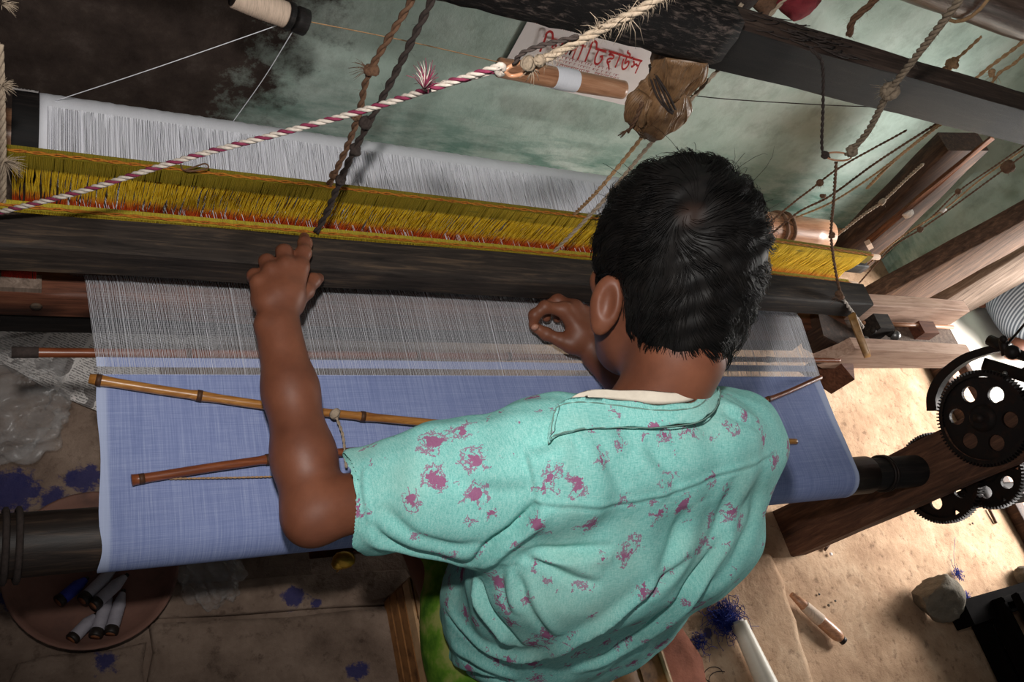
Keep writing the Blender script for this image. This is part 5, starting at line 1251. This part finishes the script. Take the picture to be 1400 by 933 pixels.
# curved brake arm
ar = [A(1277, 562, x=1.53), A(1277, 540, x=1.53), A(1290, 515, x=1.53), A(1318, 492, x=1.53), A(1350, 480, x=1.53), A(1382, 474, x=1.53)]
P_ = resample(spline(ar, 8), 0.006); rings = []
for i, p in enumerate(P_):
    d = (P_[min(i + 1, len(P_) - 1)] - P_[max(0, i - 1)]).normalized(); s = Vector((1, 0, 0)); u = d.cross(s).normalized(); h = 0.009 * (1.15 - 0.5 * i / len(P_)); w = 0.008
    rings.append([p + u * h + s * w, p + u * h - s * w, p - u * h - s * w, p - u * h + s * w])
ba = thing('curved_brake', P_[0], 'curved dark iron brake arm arching above the big gear', 'brake arm')
b = MB(); b.loft(rings); crispen(b.build('curved_bar', MT['iron'], ba), 0.6)
b = MB(); b.tube([A(1352, 465, x=1.52), A(1378, 476, x=1.52)], 0.010, 10); b.tube([A(1370, 462, x=1.50), A(1376, 486, x=1.50)], 0.008, 8); b.ball(A(1384, 482, x=1.50), 0.013, 12, 8); b.ball(A(1372, 464, x=1.49), 0.007, 8, 6); b.tube([A(1384, 482, x=1.52), A(1420, 494, x=1.52)], 0.009, 10); b.build('clamp', MT['iron'], ba)
b = MB(); b.tube([A(1378, 470, x=1.50), A(1402, 442, x=1.50), A(1420, 425, x=1.50)], 0.0022, 6); b.build('link_wire', MT['iron'], ba)
lv = thing('pawl_lever', A(1370, 505, x=1.53), 'flat black lever with a bright bolt above the big gear', 'lever')
bar(A(1346, 498, x=1.54), A(1425, 522, x=1.54), 0.014, 0.022, n=8, seed=3).build('flat_bar', MT['iron'], lv)
bar(A(1390, 516, x=1.545), A(1430, 490, x=1.545), 0.014, 0.016, n=6, seed=5).build('short_bar', MT['iron'], lv)
b = MB(); b.ball(A(1374, 511, x=1.528), 0.0045, 10, 6); b.build('bolt', MT['iron_bright'], lv)

# ------------------------------------------------------------------ things on the floor, left
bw = thing('clay_bowl', (0.100, 0.430, 0.0), 'shallow reddish bowl on the floor under the dark roller', 'bowl')
b = MB(); rings = []; BC = Vector((0.102, 0.430, 0))
for r, z in ((0.045, 0.003), (0.085, 0.010), (0.103, 0.026), (0.110, 0.036), (0.114, 0.036), (0.113, 0.032), (0.104, 0.018), (0.086, 0.004), (0.045, 0.0), (0.001, 0.0)):
    rings.append([BC + Vector((r * (1 + 0.006 * math.sin(3 * a)) * math.cos(a), r * math.sin(a), z)) for a in [2 * math.pi * k / 48 for k in range(48)]])
rings.insert(0, [BC + Vector((0.001 * math.cos(2 * math.pi * k / 48), 0.001 * math.sin(2 * math.pi * k / 48), 0.003)) for k in range(48)])
b.loft(rings, cap=False); b.build('basin', MT['clay'], bw)
def pirn(a, d_, label, yarn, first=None):
    a = Vector(a); d_ = Vector(d_)
    t = thing('yarn_pirn', a, label, 'yarn pirn', 'yarn pirns in the bowl'); d = (d_ - a); L = d.length
    prof = [(0.0, 0.0015), (0.0, 0.0085), (0.03, 0.0095), (0.14, 0.0095), (0.17, 0.008), (0.2, 0.008)]
    b = MB(); b.tube([a + d * q for q, r in prof], [r for q, r in prof], 16); b.build('head', MT['pirn_head'], t)
    b = MB(); b.tube([a - d * 0.006, a + d * 0.004], 0.0062, 14); b.build('end_disc', MT['pirn_end'], t)
    b = MB(); q = 40; b.tube([a + d * (0.18 + 0.8 * i / q) for i in range(q + 1)], [(0.0088 if i < 26 else 0.0088 - 0.0045 * (i - 26) / 14) + 0.00018 * math.sin(i * 2.3) for i in range(q + 1)], 16); b.build('wound_yarn', yarn, t)
    b = MB(); b.tube([a + d * 0.97, a + d * 1.06], 0.003, 8); b.build('tip', MT['pirn_head'], t)
F_ = lambda px, py, z: A(px, py, z=z)
pirn(F_(97, 876, 0.026), F_(130, 842, 0.018), 'grey yarn pirn lying nearest the bowl rim at lower left', MT['pirn_yarn'])
pirn(F_(130, 872, 0.026), F_(150, 812, 0.017), 'grey yarn pirn in the bowl, middle of the three in front', MT['pirn_yarn'])
pirn(F_(151, 868, 0.026), F_(168, 810, 0.017), 'grey yarn pirn in the bowl, right one of the three in front', MT['pirn_yarn'])
pirn(F_(127, 829, 0.034), F_(172, 788, 0.024), 'grey yarn pirn propped across the back of the bowl', MT['pirn_yarn'])
pirn(F_(112, 822, 0.032), F_(156, 778, 0.022), 'grey yarn pirn behind the propped one, half in shade', MT['pirn_yarn'])
pirn(F_(79, 824, 0.024), F_(118, 792, 0.02), 'blue yarn pirn in the shade at the bowl back', MT['pirn_blue'])
# crumpled clear plastic bags
def plastic(name, c, r, label, seed, flat=0.5):
    g = np.random.default_rng(seed); bm = bmesh.new(); bmesh.ops.create_icosphere(bm, subdivisions=5, radius=1.0)
    K_ = [(g.normal(0, 1, 3) * s, g.uniform(0, 6.28)) for s in (2.2, 2.8, 4, 5, 7, 9)]
    for v in bm.verts:
        p = np.array(v.co); q = sum(abs(math.sin(float(p.dot(k)) + ph)) * a for (k, ph), a in zip(K_, (0.22, 0.20, 0.14, 0.12, 0.08, 0.06)))
        v.co = Vector((p * (0.62 + q)).tolist())
    me = bpy.data.meshes.new(name)
    for v in bm.verts: v.co = Vector((c[0] + v.co.x * r[0], c[1] + v.co.y * r[1], max(0.002, c[2] + v.co.z * r[2])))
    bm.to_mesh(me); bm.free(); me.materials.append(MT['plastic']); me.shade_smooth(); o = bpy.data.objects.new(name, me); COL.objects.link(o); return tag(o, label, 'plastic bag')
def plastic_material():
    t = NT('thin_plastic'); n = t.noise(40, 4, 0.6); t.bump(n.outputs['Fac'], 0.3, 0.004)
    t.set(lin(190, 186, 184), 0.28, 0, 0.7, t.ramp(n.outputs['Fac'], [(0.3, (0.07,) * 3), (0.7, (0.28,) * 3)])); return t.m
MT['plastic'] = plastic_material()
plastic('plastic_bag', (-0.015, 0.700, 0.03), (0.075, 0.085, 0.05), 'crumpled clear plastic bag on the floor at the left edge', 3)
plastic('plastic_bag', (0.262, 0.410, 0.018), (0.040, 0.045, 0.03), 'small crumpled clear bag beside the bowl under the cloth roll', 8)
# newspaper sheets
def news_material():
    t = NT('newspaper'); w = t.coords((1, 1, 1), (0, 0, math.radians(28))); P = t.sep(w)
    ln = t.math('FRACT', t.math('MULTIPLY', P[1], 240.0)); col = t.math('FRACT', t.math('MULTIPLY', P[0], 17.0)); n = t.noise(320, 3, 0.7, w); nb = t.noise(9, 3, 0.6, w)
    ink = t.math('MULTIPLY', t.math('GREATER_THAN', ln, 0.45), t.math('GREATER_THAN', n.outputs['Fac'], 0.47)); ink = t.math('MULTIPLY', ink, t.math('GREATER_THAN', col, 0.10))
    pic = t.math('GREATER_THAN', nb.outputs['Fac'], 0.60); c = t.mix(t.math('MULTIPLY', ink, 0.7), lin(206, 200, 196), lin(58, 54, 54)); c = t.mix(t.math('MULTIPLY', pic, 0.8), c, lin(84, 78, 76))
    return t.set(c, 0.85, 0, 0.2)
MT['news'] = news_material()
def sheet_on_floor(px, z, label, seed):
    b = MB(); c4 = [A(x, y, z=z) for x, y in px]; n = 14; vs = []
    for j in range(n + 1):
        for i in range(n + 1):
            u, v = i / n, j / n; p = c4[0].lerp(c4[1], u).lerp(c4[3].lerp(c4[2], u), v); vs.append(p + Vector((0, 0, 0.004 * abs(math.sin(u * 6 + seed) * math.sin(v * 5 + seed * 2)))))
    b.add(vs, [(j * (n + 1) + i, j * (n + 1) + i + 1, (j + 1) * (n + 1) + i + 1, (j + 1) * (n + 1) + i) for j in range(n) for i in range(n)])
    b.build('newspaper', MT['news'], label=label, cat='newspaper')
sheet_on_floor([(-60, 400), (300, 400), (300, 500), (-60, 500)], 0.004, 'grey newspaper sheet spread behind the reddish stick on the floor', 1)
sheet_on_floor([(-40, 470), (200, 440), (230, 560), (62, 532)], 0.010, 'folded newspaper sheet lying on top of the other, corner showing', 2)
sheet_on_floor([(20, 492), (130, 500), (150, 570), (90, 545)], 0.016, 'small newspaper piece whose corner slips under the blue cloth', 4)

# ------------------------------------------------------------------ woven cane seat
st = thing('woven_stool', (0.74, 0.06, 0.0), 'low square seat woven of brown cane strips under the person', 'stool')
sx0, sx1, sy0, sy1, sz = 0.535, 0.955, -0.13, 0.335, 0.116
b = MB(); b.box(((sx0 + sx1) / 2, (sy0 + sy1) / 2, 0.052), (sx1 - sx0 - 0.02, sy1 - sy0 - 0.02, 0.10)); b.build('core', MT['cane'], st, smooth=False)
nw = 8
def weave(axis, k):
    b = MB(); n = nw; wid = ((sx1 - sx0) if axis else (sy1 - sy0)) / n; rings = []
    N = n * 4
    for i in range(N + 1):
        u = i / N; ph = math.pi * (u * n - 0.5); h = 0.0032 * math.cos(ph + (0 if (k % 2) else math.pi)) * (1 if axis else 1)
        c = (k + 0.5) * wid; w = wid * 0.46
        if axis: L = sy0 + (sy1 - sy0) * u; pts = [(sx0 + c - w, L, sz + h), (sx0 + c + w, L, sz + h), (sx0 + c + w, L, sz + h - 0.0018), (sx0 + c - w, L, sz + h - 0.0018)]
        else: L = sx0 + (sx1 - sx0) * u; pts = [(L, sy0 + c - w, sz - h), (L, sy0 + c + w, sz - h), (L, sy0 + c + w, sz - h - 0.0018), (L, sy0 + c - w, sz - h - 0.0018)]
        rings.append(pts)
    b.loft(rings); crispen(b.build('cane_strip', MT['cane'] if (k + axis) % 3 else MT['cane_pale'], st), 0.8)
for k in range(nw): weave(1, k); weave(0, k)
for z in (0.02, 0.05, 0.08, 0.108):
    b = MB(); q = 0.004
    for (p0, p1) in (((sx0 - q, sy0, z), (sx0 - q, sy1, z)), ((sx1 + q, sy0, z), (sx1 + q, sy1, z)), ((sx0, sy1 + q, z), (sx1, sy1 + q, z)), ((sx0, sy0 - q, z), (sx1, sy0 - q, z))):
        b.loft([[Vector(p) + Vector(o) for o in ((-0.002, -0.002, -0.012), (0.002, 0.002, -0.012), (0.002, 0.002, 0.012), (-0.002, -0.002, 0.012))] for p in (p0, tuple((a + c) / 2 for a, c in zip(p0, p1)), p1)])
    b.build('side_strip', MT['cane_pale'] if z > 0.1 else MT['cane'], st, smooth=False)
b = MB(); b.tube([(sx0 + 0.004, sy1, sz + 0.004), (sx0 + 0.002, (sy0 + sy1) / 2, sz + 0.006), (sx0 + 0.004, sy0, sz + 0.004)], 0.004, 6); b.build('edge_binding', MT['cane_pale'], st); b = MB(); b.tube([(sx1 - 0.004, sy1, sz + 0.004), (sx1 - 0.002, 0.1, sz + 0.006), (sx1 - 0.004, sy0, sz + 0.004)], 0.004, 6); b.build('edge_binding', MT['cane_pale'], st)

# ------------------------------------------------------------------ things on the floor, right
t = thing('cone_tube', A(1008, 850, z=0.04), 'long white waxy yarn tube lying on the mud slab', 'yarn tube')
b = MB(); a, c = A(1010, 852, z=0.047), A(1062, 965, z=0.047); q = 50
b.tube([a.lerp(c, i / q) for i in range(q + 1)], [0.016 + 0.006 * i / q + 0.0002 * math.sin(i * 2.2) for i in range(q + 1)], 24); crispen(b.build('wound_yarn', MT['wax_white'], t), 0.8)
b = MB(); d = (a - c).normalized(); b.tube([a - d * 0.01, a + d * 0.004], [0.010, 0.011], 16); b.build('tube_end', MT['paper_white'], t)
t = thing('wooden_pirn', A(1120, 845, z=0.01), 'tan wooden pirn with a little white thread on the sunlit floor', 'yarn pirn')
a, c = A(1150, 874, z=0.014), A(1082, 813, z=0.016); dd = c - a
b = MB(); pr = [(0, 0.004), (0.0, 0.0085), (0.06, 0.0125), (0.14, 0.0135), (0.3, 0.0135), (0.55, 0.0125), (0.75, 0.0105), (1.0, 0.006), (1.0, 0.001)]
b.tube([a + dd * q for q, r in pr], [r for q, r in pr], 18); b.build('stem', MT['roller_tan'], t)
b = MB(); b.tube([a + dd * (0.42 + 0.32 * i / 24) for i in range(25)], [0.0138 - 0.0022 * i / 24 + 0.0002 * math.sin(i * 2.5) for i in range(25)], 18); b.build('wound_thread', MT['spool_yarn'], t)
b = MB(); b.tube([a - dd * 0.06, a + dd * 0.01], 0.0085, 14); b.build('metal_tip', MT['pirn_head'], t)
def rock(name, c, r, label, seed, mat=None):
    g = np.random.default_rng(seed); bm = bmesh.new(); bmesh.ops.create_icosphere(bm, subdivisions=4, radius=1.0); pl = g.normal(0, 1, (9, 3)); pl /= np.linalg.norm(pl, axis=1)[:, None]; of = g.uniform(0.62, 0.9, 9)
    for v in bm.verts:
        p = np.array(v.co)
        for n_, o_ in zip(pl, of):
            e_ = p.dot(n_) - o_
            if e_ > 0: p = p - n_ * e_ * 0.92
        p = p * (1 + 0.03 * math.sin(p[0] * 9 + seed) * math.sin(p[1] * 11) + 0.02 * math.sin(p[2] * 17 + p[0] * 13)); v.co = Vector((c[0] + p[0] * r[0], c[1] + p[1] * r[1], c[2] + p[2] * r[2]))
    me = bpy.data.meshes.new(name); bm.to_mesh(me); bm.free(); me.materials.append(mat or MT['stone']); me.shade_smooth(); o = bpy.data.objects.new(name, me); COL.objects.link(o); return tag(crispen(o, 0.7), label, 'stone')
rock('stone', tuple(A(1282, 818, z=0.045)), (0.060, 0.055, 0.055), 'rough grey stone on the sunlit floor near the dark beam', 5)
rock('stone', tuple(A(1402, 788, z=0.02)), (0.030, 0.03, 0.026), 'smaller grey stone at the right edge by the sill', 9)
crispen(bar(A(1312, 842, z=0.055), A(1425, 806, z=0.055), 0.055, 0.05, n=14, seed=18).build('dark_beam_end', MT['matte_black'], label='end of a black squared beam lying behind the stone', cat='beam'), 0.7)
t = thing('shade_crate', (2.14, -0.1, 0.0), 'low black crate added to fill the shade at the lower right corner', 'crate')  # added: its black boards stand in for shade and block the daylight
for k in range(3):
    crispen(bar((1.93, 0.070 - 0.13 * k, 0.145), (2.33, 0.085 - 0.13 * k, 0.145), 0.12, 0.02, n=8, seed=40 + k).build('lid_board', MT['matte_black'], t), 0.7)
for k, z in enumerate((0.03, 0.085)):
    crispen(bar((1.94, 0.125, z), (2.33, 0.140, z), 0.014, 0.05, n=8, seed=50 + k).build('side_board', MT['matte_black'], t), 0.7); crispen(bar((1.94, 0.12, z), (1.94, -0.24, z), 0.014, 0.05, n=8, seed=60 + k).build('side_board', MT['matte_black'], t), 0.7)
rock('cloth_lump', (2.06, 0.03, 0.172), (0.075, 0.045, 0.026), 'dull green cloth lump on the added black crate', 21, MT['teal_lump'])['category'] = 'cloth'
def lint(px, z, r, n, mat, label, seed, tail=None):
    g = random.Random(seed); b = MB(); c = A(px[0], px[1], z=z)
    for k in range(n):
        p = c + Vector((g.gauss(0, r * .4), g.gauss(0, r * .4), abs(g.gauss(0, r * .25)))); pts = [p]
        for _ in range(4): pts.append(pts[-1] + Vector((g.gauss(0, r * .35), g.gauss(0, r * .35), g.gauss(0, r * .12))))
        for q in pts: q.z = max(z * 0.6, q.z)
        b.tube(spline(pts, 3), 0.0005, 3)
    if tail: b.tube(spline([c] + [A(x, y, z=z) for x, y in tail], 6), 0.0006, 4)
    b.build('yarn_fluff', mat, label=label, cat='yarn scrap')
lint((990, 845), 0.030, 0.028, 260, MT['blue_lint'], 'tangle of dark blue yarn beside the white yarn tube', 2, [(982, 828), (975, 815)])
lint((955, 878), 0.025, 0.016, 50, MT['blue_lint'], 'thin wisp of blue yarn on the floor near the seat', 5)
lint((1308, 785), 0.006, 0.012, 60, MT['blue_lint'], 'blue yarn wisp on the floor behind the stone', 7, [(1304, 760), (1306, 735)])
lint((1320, 820), 0.008, 0.014, 80, MT['blue_lint'], 'blue yarn scrap between the stone and the black beam', 8)
b = MB(); pts = [(918, 918), (921, 918), (925, 908), (935, 888), (931, 886), (927, 892)]
c0 = [A(x, y, z=0.0275) for x, y in ((917, 917), (922, 920), (926, 912), (929, 911), (929, 904), (932, 903), (932, 896), (936, 895), (936, 889), (929, 887), (925, 896))]
b.add(c0 + [p + Vector((0, 0, 0.0012)) for p in c0], [tuple(range(len(c0))), tuple(range(2 * len(c0) - 1, len(c0) - 1, -1))] + [(i, (i + 1) % len(c0), len(c0) + (i + 1) % len(c0), len(c0) + i) for i in range(len(c0))])
b.build('packet_strip', MT['paper_white'], smooth=False, label='torn white packet strip with a toothed edge beside the seat', cat='packet')
b = MB(); 
for (cx, cy, r, ph) in ((975, 925, 0.022, 0), (985, 935, 0.03, 1), (960, 940, 0.02, 2)):
    c = A(cx, cy, z=0.026); b.tube([c + Vector((r * math.cos(t), r * 0.7 * math.sin(t), 0.003 + 0.002 * math.sin(t * 2 + ph))) for t in [ph + k * 0.3 for k in range(18)]], 0.0008, 4)
b.build('thread_coil', MT['rope_dark'], label='loose coils of dark thread on the floor near the seat', cat='thread')
b = MB(); pts = [A(x, y, z=0.032) for x, y in ((882, 880), (930, 852), (962, 900), (972, 960), (900, 960))]; c = sum(pts, Vector()) / 5
b.loft([[c.lerp(p, f) + Vector((0, 0, dz)) for p in pts] for f, dz in ((1, -0.05), (1, -0.006), (0.94, 0), (0.5, 0.001), (0.02, 0))]); b.build('brick', MT['brick'], label='worn orange brick set in the floor beside the seat', cat='brick')
# small chips on the sunlit floor
for i, (x, y, r, mt) in enumerate(((1136, 758, 0.005, 'paper_white'), (1133, 828, 0.004, 'stone'), (1142, 822, 0.003, 'pirn_head'), (1330, 716, 0.004, 'stone'), (1120, 813, 0.003, 'pirn_head'))):
    b = MB(); b.ball(A(x, y, z=r * 0.6), (r, r * 0.8, r * 0.6), 8, 5); b.build('floor_chip', MT[mt], label=('white paper chip on the floor below the loom post', 'grey pebble on the floor beside the wooden pirn', 'black speck of grit above the grey pebble', 'grey pebble alone on the sunlit floor toward the sill', 'black speck of grit nearest the wooden pirn')[i], cat='pebble')
bar(A(1128, 752, z=0.004), A(1143, 732, z=0.004), 0.006, 0.006, n=4, r=0.001).build('wood_splinter', MT['brown_post'], label='small wood splinter at the foot of the loom post', cat='splinter')
bar(A(1352, 696, z=0.004), A(1362, 716, z=0.004), 0.005, 0.006, n=4, r=0.001).build('wood_splinter', MT['brown_post'], label='dark splinter on the floor by the door sill', cat='splinter')
crispen(bar((1.02, 0.48, 0.022), (1.42, 0.44, 0.022), 0.04, 0.04, n=10, seed=23).build('treadle_bar', MT['soot_post'], label='dark wooden bar on the floor under the cloth roller end', cat='timber'), 0.8)

# ------------------------------------------------------------------ the second person, squatting outside the doorway
W2 = thing('person', (3.05, 1.15, 0.0), 'squatting person in a grey striped wrap, mostly cut off at the right edge', 'person')
h2 = np.array(A(1412, 398, z=0.16)); g2 = 0.009
B2 = Solid(h2 - [0.35, 0.4, 0.3], h2 + [0.7, 0.5, 0.95], g2)
hip = h2 + [0.06, 0.02, -0.0]; chest = hip + [0.14, 0.02, 0.36]; head = chest + [0.02, -0.03, 0.27]
B2.chain([hip, chest], [0.12, 0.12], 0.06); B2.limb(chest + [0, -0.14, 0.06], chest + [0, 0.14, 0.06], 0.05, 0.05, 0.05); B2.limb(chest, head, 0.05, 0.045, 0.03); B2.egg(head, (0.085, 0.07, 0.105), None, 0.02); B2.egg(head + [0.09, 0, -0.01], (0.016, 0.012, 0.02), None, 0.01)
for s in (-1, 1):
    B2.egg(head + [0, s * 0.072, 0], (0.02, 0.008, 0.028), None, 0.006)
    kn = hip + [0.22, s * 0.11, 0.16]; fo = np.array((hip[0] - 0.10, hip[1] + s * 0.10 - 0.06, 0.035)); B2.limb(hip + [0, s * 0.07, 0], kn, 0.075, 0.055, 0.04); B2.limb(kn, fo, 0.05, 0.032, 0.02); B2.limb(fo, fo + [0.16, 0, -0.012], 0.034, 0.022, 0.02)
    sh = chest + [0, s * 0.16, 0.05]; el = sh + [0.12, s * 0.03, -0.2]; wr = el + [0.2, -s * 0.06, 0.02]; B2.limb(sh, el, 0.042, 0.034, 0.02); B2.limb(el, wr, 0.034, 0.024, 0.02)
    for f in range(4): B2.limb(wr + [0.03, (f - 1.5) * 0.018, 0], wr + [0.13 - abs(f - 1.5) * 0.01, (f - 1.5) * 0.02, -0.02], 0.011, 0.009, 0.006)
    B2.limb(wr, wr + [0.05, 0, 0], 0.028, 0.034, 0.02); B2.limb(wr + [0.02, -s * 0.02, 0], wr + [0.07, -s * 0.055, -0.005], 0.012, 0.010, 0.006)
V2, Q2 = B2.mesh(); solid_object('body', V2, Q2, MT['skin'], W2, 2)
def stripe_material():
    t = NT('striped_wrap'); P = t.sep(t.coords((1, 1, 1), (0.3, 0.5, 0.2))); w = t.math('SINE', t.math('MULTIPLY', P[1], 640.0)); n = t.noise(20, 3, 0.5)
    return t.set(t.mix(t.math('GREATER_THAN', w, 0.1), lin(88, 96, 108), lin(168, 176, 188)), 0.85, 0, 0.2)
L2 = Solid(h2 - [0.35, 0.4, 0.25], h2 + [0.6, 0.5, 0.5], g2)
L2.limb(hip + [0, -0.06, -0.02], hip + [0, 0.06, -0.02], 0.145, 0.145, 0.05); L2.egg(h2 + [0.02, 0, 0.01], (0.13, 0.17, 0.14), None, 0.05)
for s in (-1, 1): L2.limb(hip + [0, s * 0.07, 0], hip + [0.22, s * 0.11, 0.16], 0.10, 0.075, 0.04)
V3, Q3 = L2.mesh(); solid_object('striped_wrap', V3, Q3, stripe_material(), W2, 3)
b = MB(); b.ball(head + [-0.02, 0, 0.03], (0.09, 0.076, 0.09), 20, 14); b.build('hair', MT['hair'], W2)
